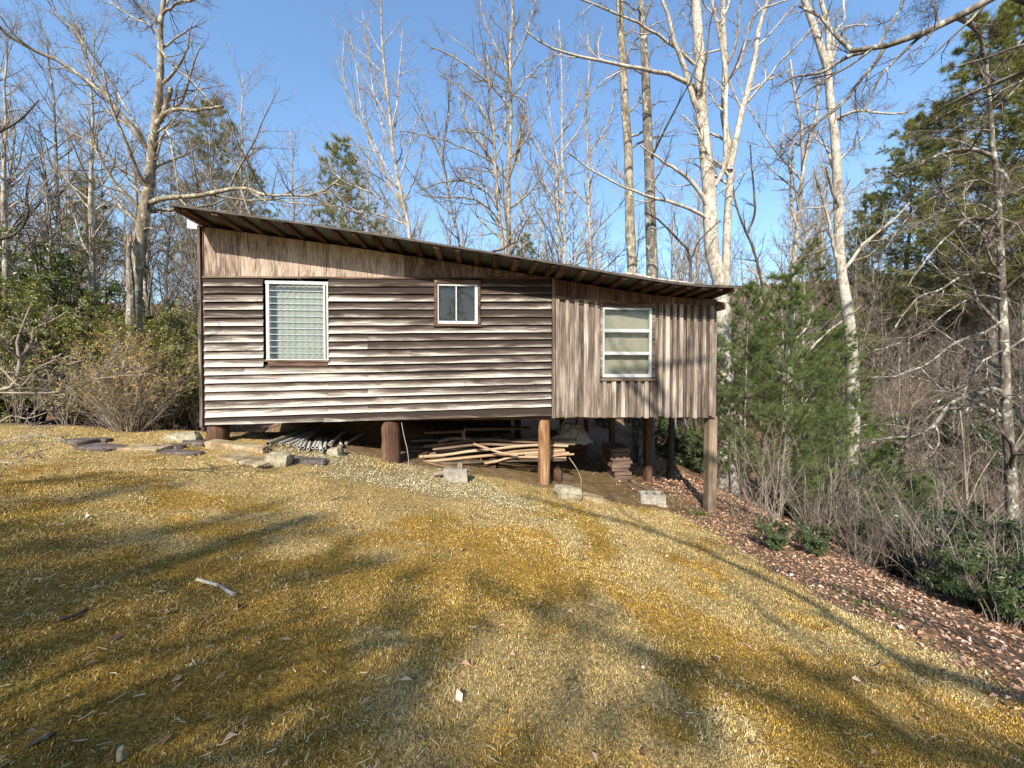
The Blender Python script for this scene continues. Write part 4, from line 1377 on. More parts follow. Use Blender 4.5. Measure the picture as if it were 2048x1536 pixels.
for lab, D_, pts, wa, wb in (
        ('thin straight pale trunk, leftmost of three between the forked tree and the tall pale trunk', 18, [(1125, 760), (1119, 506), (1112, 342), (1107, 290), (1097, 205), (1090, 130)], 8, 2),
        ('thin straight pale trunk, middle of three between the forked tree and the tall pale trunk', 17, [(1131, 760), (1129, 513), (1128, 410), (1124, 308), (1124, 205), (1122, 110), (1118, 40)], 9, 2),
        ('thin straight pale trunk, rightmost of three between the forked tree and the tall pale trunk', 17, [(1188, 760), (1182, 523), (1177, 410), (1176, 308), (1172, 222), (1179, 137), (1176, 70)], 9, 2)):
    hero('thin_tree', lab, 'tree', D_, (pts, wa, wb), [([(pts[2][0], pts[2][1]), (pts[2][0] + rng.uniform(-60, -30), pts[2][1] - 60), (pts[2][0] - 75, pts[2][1] - 150)], 4, 1.5, .5),
         ([(pts[3][0], pts[3][1]), (pts[3][0] + 40, pts[3][1] - 60), (pts[3][0] + 55, pts[3][1] - 130)], 3.5, 1.5, -.5)],
         MT['bark_pale'], MT['twig'], [(9, .15, .98, 42, .4, 6, .12, .07), (6, .15, 1, 44, .48, 5, .18, .06), (5, .15, 1, 42, .55, 4, .2, .05)], trunk_t0=.3)

# ---- the dark tree and the overhead limb at the right edge
hero('drooping_tree', 'grey tree with arching drooping limbs at the right edge of the clearing', 'tree', 8.8,
     ([(2024, 1010), (2014, 843), (2010, 722), (2005, 601), (2001, 500), (1997, 410), (1994, 342), (1987, 308), (1983, 250), (1978, 190), (1972, 120)], 22, 5),
     [([(1990, 325), (1980, 310), (1963, 302), (1929, 299), (1895, 303), (1861, 318), (1826, 335), (1796, 352), (1776, 342)], 8, 3, -.8),
      ([(2008, 640), (1985, 655), (1950, 672), (1905, 690), (1860, 725), (1800, 750), (1740, 755)], 6, 2, -1.2),
      ([(2012, 800), (1990, 775), (1961, 783), (1937, 793), (1905, 803), (1880, 835), (1856, 859), (1820, 872), (1763, 878), (1735, 890)], 9, 3, -1.4),
      ([(1998, 420), (1975, 440), (1940, 437), (1900, 470), (1850, 520), (1815, 575)], 6, 2, -1.5),
      ([(2003, 560), (1970, 545), (1930, 550), (1880, 580), (1830, 600), (1790, 655)], 6, 2, -1.2),
      ([(1996, 400), (2020, 350), (2050, 330), (2090, 320)], 6, 3, -.5), ([(2000, 480), (2030, 450), (2060, 440), (2100, 450)], 6, 3, -.5),
      ([(1992, 340), (2010, 345), (2015, 370), (1995, 385), (1980, 372)], 5, 2, -.6),
      ([(1996, 375), (1950, 360), (1900, 380), (1855, 400), (1810, 440), (1770, 500)], 4, 1.5, -1.6),
      ([(1998, 430), (1960, 410), (1905, 412), (1850, 440), (1780, 470), (1720, 500)], 4, 1.5, 1.2),
      ([(2006, 700), (1970, 720), (1940, 760), (1925, 800), (1945, 850), (1985, 900)], 4, 1.5, -1.0),
      ([(2004, 600), (1960, 590), (1900, 620), (1850, 660), (1790, 690), (1745, 700)], 4, 1.5, -1.6)],
     MT['bark_grey'], MT['twig'], [(11, .15, .98, 44, .38, 6, .16, -.02), (6, .15, 1, 46, .5, 5, .2, -.01), (4, .15, 1, 45, .55, 4, .22, .0)], trunk_t0=.3, flare=1.2)
ROOT = np.array([9.3, 5.0, 0.0])
ROOT[2] = gz(ROOT[0], ROOT[1])
r_ = thing('overhanging_tree', 'tree beyond the right edge whose long bare limb reaches in overhead', 'tree', ROOT)
TP = rs([ROOT + [0, 0, -.1], ROOT + [.1, 0, 3], ROOT + [-.1, .2, 6.2], ROOT + [0, .4, 8.6], ROOT + [.2, .5, 12]], 14)
limbs_to_mesh('trunk', TP[None], np.linspace(.24, .06, 14)[None], 12, ROOT, MT['bark_grey'], r_)
LP, LR = [], []


def ov(pts, D0, D1, wa, wb, first=None):
    k = len(pts)
    L = [at(a, b, D0 + (D1 - D0) * i / (k - 1)) for i, (a, b) in enumerate(pts)]
    if first is not None:
        L = [first] + L
    PL = rs(L, 14)
    RL = np.linspace(wa, wb, 14) / 2 / F * (D0 + D1) / 2
    limbs_to_mesh('limb', PL[None], RL[None], 9, ROOT, MT['bark_grey'], r_)
    LP.append(rs(PL, 12))
    LR.append(np.interp(np.linspace(0, 1, 12), np.linspace(0, 1, 14), RL))


ov([(2040, -16), (2008, -3), (1963, 15), (1908, 34), (1861, 60), (1826, 73), (1775, 91), (1751, 101), (1717, 104), (1690, 96), (1673, 73), (1649, 41), (1621, 20), (1598, 12)], 6.0, 7.4, 23, 4, TP[9])
ov([(1735, 103), (1707, 109), (1673, 126), (1649, 143), (1614, 150), (1587, 154), (1560, 170)], 7.0, 7.3, 8, 3)
ov([(1770, 92), (1752, 125), (1730, 150), (1717, 164), (1690, 202), (1649, 236), (1600, 262), (1560, 300)], 6.9, 7.6, 7, 2)
ov([(1858, 62), (1830, 82), (1790, 122), (1762, 150), (1748, 180), (1724, 230), (1712, 270), (1704, 300)], 6.5, 7.0, 6, 2)
ov([(1912, 33), (1935, 45), (1955, 62), (1965, 85), (1966, 108), (1973, 128)], 6.3, 6.6, 9, 5)
ov([(1755, 96), (1775, 60), (1795, 25), (1812, -5), (1822, -30)], 6.9, 7.3, 5, 2.5)
ov([(1880, 52), (1870, 20), (1862, -10)], 6.4, 6.9, 4, 2)
ov([(2048, 160), (1985, 190), (1920, 215), (1870, 240), (1840, 265)], 6.5, 7.5, 4, 1.5)
ov([(2060, 60), (2000, 130), (1940, 185), (1890, 205), (1850, 198)], 6.5, 7.5, 4, 1.5)
ov([(2090, 100), (2030, 180), (1960, 235), (1900, 262), (1830, 262), (1790, 280)], 6.5, 7.5, 4, 1.5)
ov([(1700, 190), (1640, 240), (1585, 290), (1540, 330), (1510, 350)], 7.0, 7.6, 3.5, 1.2)
twig_parts(r_, ROOT, np.array(LP), np.array(LR), [(12, .12, 1, 44, .34, 6, .14, -.03), (6, .15, 1, 46, .5, 5, .2, .0), (4, .15, 1, 45, .55, 4, .2, .0)], MT['bark_grey'], MT['twig_dark'], .3, 0)

# ---- trees behind the camera, seen by their shadows on the lawn
def shadow_tree(name, label, base, trunk, limbs, levels, r0):
    base = np.array([base[0], base[1], float(gz(base[0], base[1]))])
    r = thing(name, label, 'tree', base)
    TP = rs([base + [0, 0, -.2]] + [np.array(p, float) for p in trunk], 16)
    limbs_to_mesh('trunk', TP[None], (r0 * np.linspace(1, .35, 16))[None], 12, base, MT['bark_grey'], r)
    P, R = [rs(TP, 12)], [r0 * np.linspace(1, .35, 12)]
    for pts, ra, rb in limbs:
        PL = rs([np.array(p, float) for p in pts], 14)
        limbs_to_mesh('limb', PL[None], np.linspace(ra, rb, 14)[None], 8, base, MT['bark_grey'], r)
        P.append(rs(PL, 12))
        R.append(np.linspace(ra, rb, 12))
    twig_parts(r, base, np.array(P), np.array(R), levels, MT['bark_grey'], MT['twig'], .5, 1, .003)


def caster(px, py, t):
    """the place t metres up the sun's ray from a spot on the lawn"""
    return onground(px, py) - S * t


c_ = caster
shadow_tree('spreading_tree', 'spreading leafless tree behind the viewer on the right', (8.5, -9.0),
            [(8.4, -9, 3.5), (8.0, -9.1, 7), (7.8, -9.3, 11)],
            [([(8.4, -9.0, 4.5), c_(2040, 1395, 13), c_(1880, 1345, 13.6), c_(1700, 1245, 14.2), c_(1500, 1150, 15), c_(1340, 1070, 15.8), c_(1150, 1020, 16.5), c_(1040, 990, 17)], .12, .035),
             ([(8.3, -9.0, 5.5), c_(2040, 1322, 15), c_(1900, 1262, 15.3), c_(1700, 1185, 16), c_(1491, 1120, 16.6), c_(1400, 1075, 17)], .08, .025),
             ([(8.4, -9.0, 3.6), c_(2000, 1530, 11.5), c_(1880, 1500, 11.8), c_(1760, 1440, 12.2), c_(1640, 1370, 12.6), c_(1555, 1305, 13)], .08, .03),
             ([(8.2, -9, 6), c_(1800, 1480, 14), c_(1500, 1380, 14.6), c_(1250, 1290, 15.2), c_(1080, 1220, 16), c_(940, 1150, 17)], .11, .03),
             ([(8.2, -9, 6.5), cw(8.2, -.1, 1.2) - S * 16.5, cw(8.8, -.1, 1.9) - S * 17.3, cw(9.6, -.1, 2.0) - S * 18], .10, .05)],
            [(9, .35, .98, 40, .26, 6, .12, .03), (5, .2, 1, 46, .45, 5, .18, .04), (4, .2, 1, 45, .5, 4, .2, .04)], .26)
shadow_tree('dense_tree', 'dense leafless tree behind the viewer on the left', (-5.2, -6.0),
            [(-5.2, -6.0, 2.0), (-5.0, -6.1, 4.5), (-4.9, -6.1, 7.5)],
            [([(-5.2, -6, 2.0), c_(-60, 1420, 7.0), c_(150, 1330, 7.3), c_(420, 1290, 7.6), c_(640, 1230, 8)], .055, .02),
             ([(-5.2, -6, 2.6), c_(-40, 1250, 8), c_(150, 1200, 8.4), c_(330, 1160, 8.8), c_(400, 1215, 9.2)], .045, .014),
             ([(-5.2, -6, 1.8), c_(0, 1536, 6.0), c_(250, 1470, 6.2), c_(480, 1430, 6.5), c_(700, 1370, 7)], .06, .02),
             ([(-5.2, -6, 3.0), c_(-100, 1110, 9.5), c_(60, 1085, 10), c_(230, 1100, 10.4)], .05, .015),
             ([(-5.2, -6, 1.7), c_(100, 1590, 5.6), c_(330, 1530, 5.8), c_(560, 1490, 6.1), c_(800, 1450, 6.4)], .06, .02),
             ([(-5.2, -6, 2.2), c_(150, 1420, 6.6), c_(420, 1370, 7), c_(650, 1310, 7.4), c_(900, 1270, 7.8)], .055, .015)],
            [(18, .12, .98, 42, .28, 6, .14, .03), (8, .15, 1, 46, .48, 5, .18, .04), (6, .15, 1, 45, .5, 4, .2, .04)], .22)

# ---- leafless woods: a few grown trees, copied with their own size, turn and place
def wild(kind):
    H = {'tall': 15, 'mid': 11, 'twiggy': 8, 'slim': 10, 'multi': 9}[kind]
    h = H * rng.uniform(.9, 1.1)
    r0 = h * .0085
    root = thing('bare_tree', 'thin leafless tree standing in the woods behind the cabin', 'tree', (0, 0, -50), 0, 'leafless trees in the woods behind the cabin')
    K = 14
    z = np.linspace(-.3, h, K)
    st = 3 if kind == 'multi' else 1
    Ps, Rs = [], []
    for q in range(st):
        a = rng.uniform(0, 6.28)
        lean = .22 if st > 1 else .03
        wv = np.cumsum(rng.normal(0, h * .004, (K, 2)), 0)
        Ps.append(np.stack([wv[:, 0] + np.cos(a) * lean * np.maximum(z, 0), wv[:, 1] + np.sin(a) * lean * np.maximum(z, 0), z], 1))
        Rs.append(r0 * (1.1 - .95 * np.linspace(0, 1, K) ** .9) / st ** .5)
    P, R = np.array(Ps), np.array(Rs)
    V, Q = tubes(P, R, 8)
    pale = kind in ('tall', 'slim')
    link('trunk', mesh('trunk', V, [Q], True), root, MT['bark_pale'] if pale else MT['bark_grey'])
    L1 = {'tall': (26, .38, .99, 46, .24), 'mid': (26, .25, .99, 46, .32), 'twiggy': (30, .12, .99, 42, .38), 'slim': (22, .3, .99, 38, .26), 'multi': (16, .2, .99, 36, .34)}[kind]
    P, R = sprout(P, R, L1[0], L1[1], L1[2], L1[3], L1[4], 6, .1, .09, rmin=.005)
    V, Q = tubes(P, R, 4)
    link('branches', mesh('branches', V, [Q], True), root, MT['bark_pale'] if pale else MT['bark_grey'])['kind'] = 'stuff'
    P1, R1 = sprout(P, R, 7, .15, 1, 42, .46, 5, .15, .07, rmin=.004)
    P2, R2 = sprout(P1, R1, 6, .1, 1, 42, .55, 4, .2, .05, rmin=.0035)
    V1, Q1 = tubes(P1, R1, 3)
    V2, Q2 = tubes(P2, R2, 3)
    o = link('twigs', mesh('twigs', np.concatenate([V1, V2]), [np.concatenate([Q1, Q2 + len(V1)])], True), root, MT['twig_pale'] if pale else MT['twig'])
    o['kind'] = 'stuff'
    return root


protos = {k: [wild(k) for _ in range(2 if k in ('mid', 'twiggy', 'tall') else 1)] for k in ('tall', 'mid', 'twiggy', 'slim', 'multi')}
used = set()


MARKS = [(60, 'the left edge'), (283, 'the grey broken tree'), (800, 'the vase shaped tree'), (1015, 'the forked tree'), (1150, 'the three thin trunks'), (1285, 'the two straight trunks'), (1430, 'the many stemmed pale tree'), (1675, 'the white leaning tree'), (2000, 'the drooping tree')]
NEAR = [(16, 'close by'), (20, 'near'), (25, 'farther back'), (32, 'far back'), (999, 'farthest back')]


def whereabouts(x, y):
    """says between which landmark trees a thing shows, and how far back"""
    px = 1024 + F * x / y
    how = next(t for d, t in NEAR if y < d)
    if px < MARKS[0][0]:
        return 'at the left edge, ' + how
    if px > MARKS[-1][0]:
        return 'at the right edge beyond the drooping tree, ' + how
    for (a, p), (b, q) in zip(MARKS[:-1], MARKS[1:]):
        if px <= b:
            return ('just right of ' + p if px < (a * 2 + b) / 3 else 'just left of ' + q if px > (a + 2 * b) / 3 else 'midway between %s and %s' % (p.replace('the ', ''), q.replace('the ', ''))) + ', ' + how


KINDS = {'tall': 'tall bare tree', 'mid': 'grey tree', 'twiggy': 'twiggy tree', 'slim': 'slim tree', 'multi': 'clumped tree'}


def plant_tree(kind, x, y, sc_=1.0, label=None, group=None):
    src = protos[kind][int(rng.integers(len(protos[kind])))]
    z = float(gz(x, y))
    rz = rng.uniform(0, 6.28)
    if src.name not in used:
        used.add(src.name)
        src.location = (x, y, z)
        src.rotation_euler = (0, 0, rz)
        src.scale = (sc_,) * 3
        o = src
    else:
        o = dup(src, (x, y, z), rz, sc_)
    o['label'] = label or o['label']
    o['group'] = group or o['group']
    return o


GL = GC = GR = 'leafless trees in the woods round the cabin'
LL, LC, LR_ = 'thin leafless tree in the woods behind the laurels left of the cabin', 'thin leafless tree in the woods beyond the cabin roof', 'greyish leafless tree on the wooded hillside right of the cabin'


def fill(n, xr, yr, kinds, label, group, smin=.75, smax=1.2, mind=1.2):
    pts = []
    t = 0
    while len(pts) < n and t < 6000:
        t += 1
        y = rng.uniform(*yr)
        a = rng.uniform(*xr)
        x = a * y
        if all((x - p) ** 2 + (y - q) ** 2 > mind ** 2 for p, q in pts):
            pts.append((x, y))
    for x, y in pts:
        k = kinds[int(rng.integers(len(kinds)))]
        plant_tree(k, x, y, rng.uniform(smin, smax), KINDS[k] + ' ' + whereabouts(x, y), group)


fill(58, (-1.5, -.70), (13, 34), ['mid', 'twiggy', 'mid', 'slim', 'multi', 'tall'], LL, GL, .85, 1.35, .9)
fill(80, (-.72, .55), (18, 44), ['mid', 'tall', 'slim', 'twiggy', 'twiggy', 'slim'], LC, GC, .8, 1.25, 1.2)
fill(44, (.40, .95), (16, 42), ['tall', 'mid', 'multi', 'twiggy', 'slim'], LC, GC, .75, 1.2, 1.2)
fill(36, (-1.3, .5), (30, 52), ['mid', 'tall', 'slim', 'twiggy'], LC, GC, 1.1, 1.6, 1.5)
fill(60, (.85, 1.55), (11.5, 32), ['twiggy', 'multi', 'mid', 'twiggy'], LR_, GR, .55, 1.0, 1.0)

# woods behind the camera, mirrored in the windows
for i in range(34):
    y_ = -rng.uniform(22, 42)
    x_ = rng.uniform(-30, 26)
    k_ = ['mid', 'tall', 'slim', 'twiggy'][i % 4]
    plant_tree(k_, x_, y_, rng.uniform(.7, 1.0), 'leafless tree in the woods behind the viewer, seen only mirrored in the windows', 'leafless trees behind the viewer')
# ================================================================== SHRUBS, EVERGREENS, UNDERGROWTH
def rosettes(C, D, per, L, W, droop):
    n = len(C)
    C2 = np.repeat(C, per, 0)
    D2 = np.repeat(nrm(D), per, 0)
    ax = rng.normal(size=(n * per, 3))
    side = nrm(ax - (ax * D2).sum(1, keepdims=True) * D2)
    up = rng.uniform(-.15, .75, (n * per, 1))
    d = nrm(side + D2 * up + np.array([0, 0, -droop]))
    nn = nrm(D2 + rng.normal(0, .35, D2.shape) + [0, 0, .4])
    C2 = C2 + d * L * .12
    return C2, d, nn


def evergreen_shrub(name, label, group, h, w, n_stem, n1, n2, per, L, W, m, droop=.2, extra=0, low=.0):
    """many-stemmed broad-leaved evergreen"""
    root = thing(name, label, 'shrub', (0, 0, -60), 0, group)
    K = 7
    a = rng.uniform(0, 6.28, n_stem)
    rr = w * rng.uniform(.15, .85, n_stem) ** .7
    top = h * rng.uniform(.62, .95, n_stem) * (1 - .35 * (rr / w) ** 2)
    P = np.array([smooth_line([[.15 * np.cos(t), .15 * np.sin(t), -.15], [r_ * .45 * np.cos(t), r_ * .45 * np.sin(t), z_ * .45], [r_ * np.cos(t + .2), r_ * np.sin(t + .2), z_]], K) for t, r_, z_ in zip(a, rr, top)])
    R = np.linspace(.03, .012, K)[None] * np.ones((n_stem, 1)) * (h / 3) ** .5
    P1, R1 = sprout(P, R, n1, .18 + low, 1, 55, .42, 5, .16, .06, rmin=.005)
    P2, R2 = sprout(P1, R1, n2, .25, 1, 48, .5, 4, .2, .05, rmin=.004)
    Vs, Qs, n = [], [], 0
    for p, r in ((P, R), (P1, R1), (P2, R2)):
        V, Q = tubes(p, r, 4)
        Vs.append(V)
        Qs.append(Q + n)
        n += len(V)
    o = link('stems', mesh('stems', np.concatenate(Vs), [np.concatenate(Qs)], True), root, MT['bark_dark'])
    o['kind'] = 'stuff'
    tips = np.concatenate([P2[:, -1], P2[:, 2], P1[:, -1]])
    dirs = np.concatenate([P2[:, -1] - P2[:, -2], P2[:, 2] - P2[:, 1], P1[:, -1] - P1[:, -2]])
    dirs = nrm(dirs) + np.array([0, 0, .5]) + nrm(tips * [1, 1, 0]) * .4
    C, d, nn = rosettes(tips, dirs, per, L, W, droop)
    k = C[:, 2] > .05
    C, d, nn = C[k], d[k], nn[k]
    n = len(C)
    o = link('leaves', leaf_mesh('leaves', C, d, nn, L * rng.uniform(.7, 1.25, n), W * rng.uniform(.8, 1.2, n), m, .22, np.clip(rng.normal(.5, .25, n), 0, 1), .12), root, m)
    o['kind'] = 'stuff'
    return root


def place(proto_list, spots, labels=None, group=None):
    """copies of grown shrubs at (x, y, size, turn)"""
    for i, sp in enumerate(spots):
        x, y, s_ = sp[:3]
        src = proto_list[i % len(proto_list)]
        loc = (x, y, float(gz(x, y)))
        if src.name not in used:
            used.add(src.name)
            o = src
            o.location = loc
            o.scale = (s_,) * 3
            o.rotation_euler = (0, 0, rng.uniform(0, 6.28))
        else:
            o = dup(src, loc, rng.uniform(0, 6.28), s_)
        if labels:
            o['label'] = labels[i] if isinstance(labels, list) else labels + ', ' + whereabouts(x, y) if labels[-1] == '*' else labels
            o['label'] = o['label'].replace('*, ', ' ')
        if group:
            o['group'] = group


def spot(px, Y, s_):
    return ((px - 1024) / F * Y, Y, s_)


# tall laurels closing the lawn at the left
lp = [evergreen_shrub('laurel_shrub', 'tall glossy laurel', 'laurels left of the cabin', 3.6, 1.7, 14, 10, 8, 8, .070, .028, MT['laurel'], .1) for _ in range(3)]
place(lp, [spot(385, 9.6, .82), spot(335, 10.4, .92), spot(150, 9.6, .92), spot(60, 10.2, 1.10), spot(-20, 9.4, 1.05), spot(230, 11.2, 1.02), spot(120, 12.0, 1.25), spot(15, 12.4, 1.3), spot(330, 12.6, 1.12), spot(-90, 11, 1.2), spot(430, 12.4, .95), spot(275, 9.5, .70), spot(200, 14, 1.2), spot(100, 14.6, 1.35), spot(300, 15, 1.15), spot(380, 15.5, 1.2)],
      ['low laurel touching the left corner of the cabin', 'laurel filling the gap between the broken tree and the cabin corner', 'front laurel just behind the left side of the budding bush', 'front laurel near the left edge of the hedge', 'laurel cut off by the left edge, front row',
       'laurel behind the budding bush at the foot of the broken tree', 'tall laurel in the second row behind the front ones', 'tall laurel in the second row at the left edge', 'laurel in the second row right of the broken tree', 'tallest laurel beyond the left edge of the hedge', 'laurel mostly hidden behind the cabin corner',
       'lowest laurel, right behind the budding bush', 'laurel in the back row left of the broken tree', 'laurel in the back row nearest the left edge', 'laurel in the back row behind the broken tree', 'laurel in the back row beside the cabin corner'], 'laurels left of the cabin')
# rhododendrons in the hollow at the right
rp = [evergreen_shrub('rhododendron', 'dark rhododendron', 'rhododendrons in the hollow at the right', 2.4, 1.5, 10, 8, 5, 9, .13, .038, MT['rhodo'], .35) for _ in range(2)]
place(rp, [spot(2010, 6.0, .85), spot(1930, 7.2, .95), spot(1985, 5.4, .6), spot(1880, 7.9, .85), spot(2040, 4.7, .55), spot(1830, 8.8, .85), spot(2060, 7.2, 1.15), spot(1985, 8.6, 1.25), spot(1900, 9.0, 1.0), spot(2080, 5.2, .75), spot(1840, 10.0, 1.05), spot(2060, 9.8, 1.4), spot(1775, 11.0, 1.0), spot(1950, 11.0, 1.3), spot(1690, 12.0, .9), spot(1600, 12.5, .8), spot(1850, 13.5, 1.3), spot(2000, 14, 1.4), spot(1720, 15, 1.1)],
      'dark glossy rhododendron*', 'rhododendrons in the hollow at the right')
place(rp, [spot(1345, 13.6, .62), spot(1395, 13.0, .72), spot(1215, 16.5, .60), spot(1455, 13.8, .8), spot(1140, 17.5, .55), spot(1285, 15.5, .66)],
      ['rhododendron seen under the floor left of the square corner post', 'rhododendron seen under the floor nearest the square corner post', 'rhododendron seen under the floor far back', 'rhododendron just right of the square corner post', 'rhododendron far back behind the orange brown post', 'rhododendron far back below the triple window'], 'rhododendrons seen under the cabin')
place(rp, [spot(1552, 5.75, .22)], ['small rhododendron sprig with glossy leaves among brown leaves, nearer the corner post'], 'rhododendron sprigs on the leafy slope')
place(rp, [spot(1633, 5.9, .24)], ['small rhododendron sprig on bare stems right of the other sprig on the leafy slope'], 'rhododendron sprigs on the leafy slope')
# hollies and other evergreens among the bare trees
hp = [evergreen_shrub('holly_tree', 'holly', None, 5.0, 1.5, 9, 12, 6, 8, .09, .045, MT['holly'], .2) for _ in range(1)]
place(hp, [spot(110, 13.2, 1.30), spot(865, 17.5, 1.55), spot(30, 15, 1.25)],
      ['sunlit yellow green holly rising above the laurel hedge at the far left', 'rounded dark evergreen peeping over the roof left of the arching tree', 'holly at the left edge beyond the tallest laurels'])


def conifer(name, label, h, w, n_br, per2, tufts, needles, L, W, m, base=.12, shape=1.0, droop=-.02, up=65, bark='bark_grey', r0=None, group=None):
    """evergreen conifer: trunk, whorled boughs, tufts of needles"""
    root = thing(name, label, 'tree', (0, 0, -70), 0, group)
    K = 12
    z = np.linspace(-.3, h, K)
    wv = np.cumsum(rng.normal(0, h * .003, (K, 2)), 0)
    r0 = r0 or h * .011
    P = np.stack([wv[:, 0], wv[:, 1], z], 1)[None]
    R = (r0 * (1.05 - np.linspace(0, 1, K)))[None]
    V, Q = tubes(P, R, 8)
    link('trunk', mesh('trunk', V, [Q], True), root, MT[bark])
    t = base + (1 - base) * (np.arange(n_br) + rng.uniform(0, 1, n_br)) / n_br
    az = np.arange(n_br) * 2.4 + rng.normal(0, .4, n_br)
    prof = np.where(t < base + .15, .6 + .4 * (t - base) / .15, 1.0) * (1 - ((t - base) / (1 - base)) ** 1.3 * .93) ** shape
    ln = w * prof * rng.uniform(.65, 1.15, n_br)
    st = np.stack([np.interp(t, np.linspace(0, 1, K), P[0, :, i]) for i in range(3)], 1)
    el = np.radians(90 - up + 30 * (t - .3) + rng.normal(0, 7, n_br))
    d = np.stack([np.cos(az) * np.cos(el), np.sin(az) * np.cos(el), np.sin(el)], 1)
    B = np.empty((n_br, 7, 3))
    B[:, 0] = st
    for k in range(1, 7):
        d = nrm(d + rng.normal(0, .07, d.shape) + [0, 0, droop + .03 * k / 6])
        B[:, k] = B[:, k - 1] + d * (ln / 6)[:, None]
    BR = np.maximum(.012 * ln / max(w, .1) * h / 5, .004)[:, None] * np.linspace(1, .35, 7)[None]
    P2, R2 = sprout(B, BR, per2, .2, 1, 52, .42, 4, .16, .03, rmin=.003, flat=.5)
    V1, Q1 = tubes(B, BR, 4)
    V2, Q2 = tubes(P2, R2, 3)
    o = link('boughs', mesh('boughs', np.concatenate([V1, V2]), [np.concatenate([Q1, Q2 + len(V1)])], True), root, MT['twig_dark'])
    o['kind'] = 'stuff'
    PP = np.concatenate([P2, B[:, 3:]])
    C, D = [], []
    for q in range(tufts):
        f = rng.uniform(.3, 1, len(PP)) * 3
        i = np.clip(f.astype(int), 0, 2)
        fr = (f - i)[:, None]
        ar = np.arange(len(PP))
        C.append(PP[ar, i] * (1 - fr) + PP[ar, i + 1] * fr)
        D.append(PP[ar, i + 1] - PP[ar, i])
    C, D = np.concatenate(C), nrm(np.concatenate(D)) + [0, 0, .25]
    tt = np.clip(np.repeat(np.tile(rng.uniform(0, 1, len(PP)), tufts), 1) * .6 + rng.uniform(0, .4, len(C)), 0, 1)
    o = link('needles', needle_mesh('needles', C, D, needles, L, W, .6, tt), root, m)
    o['kind'] = 'stuff'
    return root


# white pine saplings right of the cabin
sp_ = [conifer('pine_sapling', 'white pine', 6.0, 2.15, 52, 9, 8, 14, .125, .0052, MT['pine'], .16, .8, .01, 68, r0=.045) for _ in range(2)]
place(sp_, [spot(1572, 9.4, 1.0), spot(1490, 9.9, .92), spot(1672, 10.6, .98), spot(1452, 11.6, .86), spot(1785, 10.5, .66), spot(1525, 11.6, .9), spot(1620, 12.4, .95), spot(1860, 11.5, .62), spot(1730, 12.5, .8)],
      ['tallest soft green white pine sapling beside the right end of the cabin', 'soft green white pine sapling closest to the right end of the cabin', 'soft green white pine sapling in front of the white barked tree',
       'white pine sapling half hidden behind the corner of the cabin', 'low white pine sapling farthest right, above the dark rhododendrons', 'white pine sapling behind the two saplings nearest the cabin', 'white pine sapling deep behind the tallest sapling', 'small white pine sapling among the brush left of the drooping tree', 'white pine sapling right of the white barked trunk'], 'white pine saplings right of the cabin')
# big pines
bp = [conifer('pine_tree', 'pine', 14, 3.6, 84, 9, 5, 14, .24, .018, MT['pine_far'], .22, .7, .0, 72) for _ in range(2)]
place(bp, [spot(1985, 17.5, 1.22), spot(2075, 16.5, 1.2), spot(1880, 20, 1.0), spot(1745, 22, .80), spot(1690, 19.5, .52), spot(2130, 20, 1.3), spot(1810, 24, 1.0), spot(1620, 26, .7)],
      ['tallest big dark pine on the hillside at the right', 'big dark pine at the very edge right of the tallest pine', 'big dark pine left of the tallest pine on the hillside', 'dark pine behind the white barked tree', 'small dark pine low behind the white barked tree',
       'big dark pine beyond the right edge of the hillside', 'dark pine far up the hillside left of the big pines', 'dark pine far behind the right end of the roof'], 'big pines at the right')
bq = [conifer('pine_tree', 'pine', 13, 2.6, 64, 7, 4, 12, .26, .020, MT['pine_far'], .35, .6, .0, 75)]
place(bq, [spot(425, 23, 1.22), spot(690, 21, .98), spot(1052, 30, .80), spot(170, 21, .8), spot(1230, 34, .8), spot(510, 30, 1.1), spot(760, 34, .9)],
      ['loose dark pine behind the grey broken tree', 'dense dark pine standing above the middle of the long roof', 'small dark pine between the forked tree and the thin pale trunks', 'dark pine behind the laurel hedge',
       'small dark pine left of the tall pale trunk, far back', 'faint dark pine right of the loose pine', 'faint far pine right of the dense dark pine'], 'dark pines behind the cabin')

bv = conifer('pine_tree', 'pine', 13, 3.4, 50, 6, 3, 9, .3, .03, MT['pine_far'], .15, .6, .0, 75)
place([bv], [(x_, -y_, .8) for x_, y_ in zip(np.linspace(-24, 20, 12), rng.uniform(25, 34, 12))], 'dark pine in the woods behind the viewer, mirrored in the windows', 'pines behind the viewer')

sp2 = conifer('pine_tree', 'pine', 12.0, 3.9, 52, 7, 3, 9, .3, .03, MT['pine_far'], .25, .30, .0, 75)
place([sp2], [(-8.4, -13.4, .97), (-6.2, -13.8, .91), (-3.8, -13.8, .85)], ['pine behind the viewer that shades the left side of the lawn', 'pine behind the viewer that shades the lower left of the lawn', 'pine behind the viewer that shades the bottom middle of the lawn'], 'pines behind the viewer')

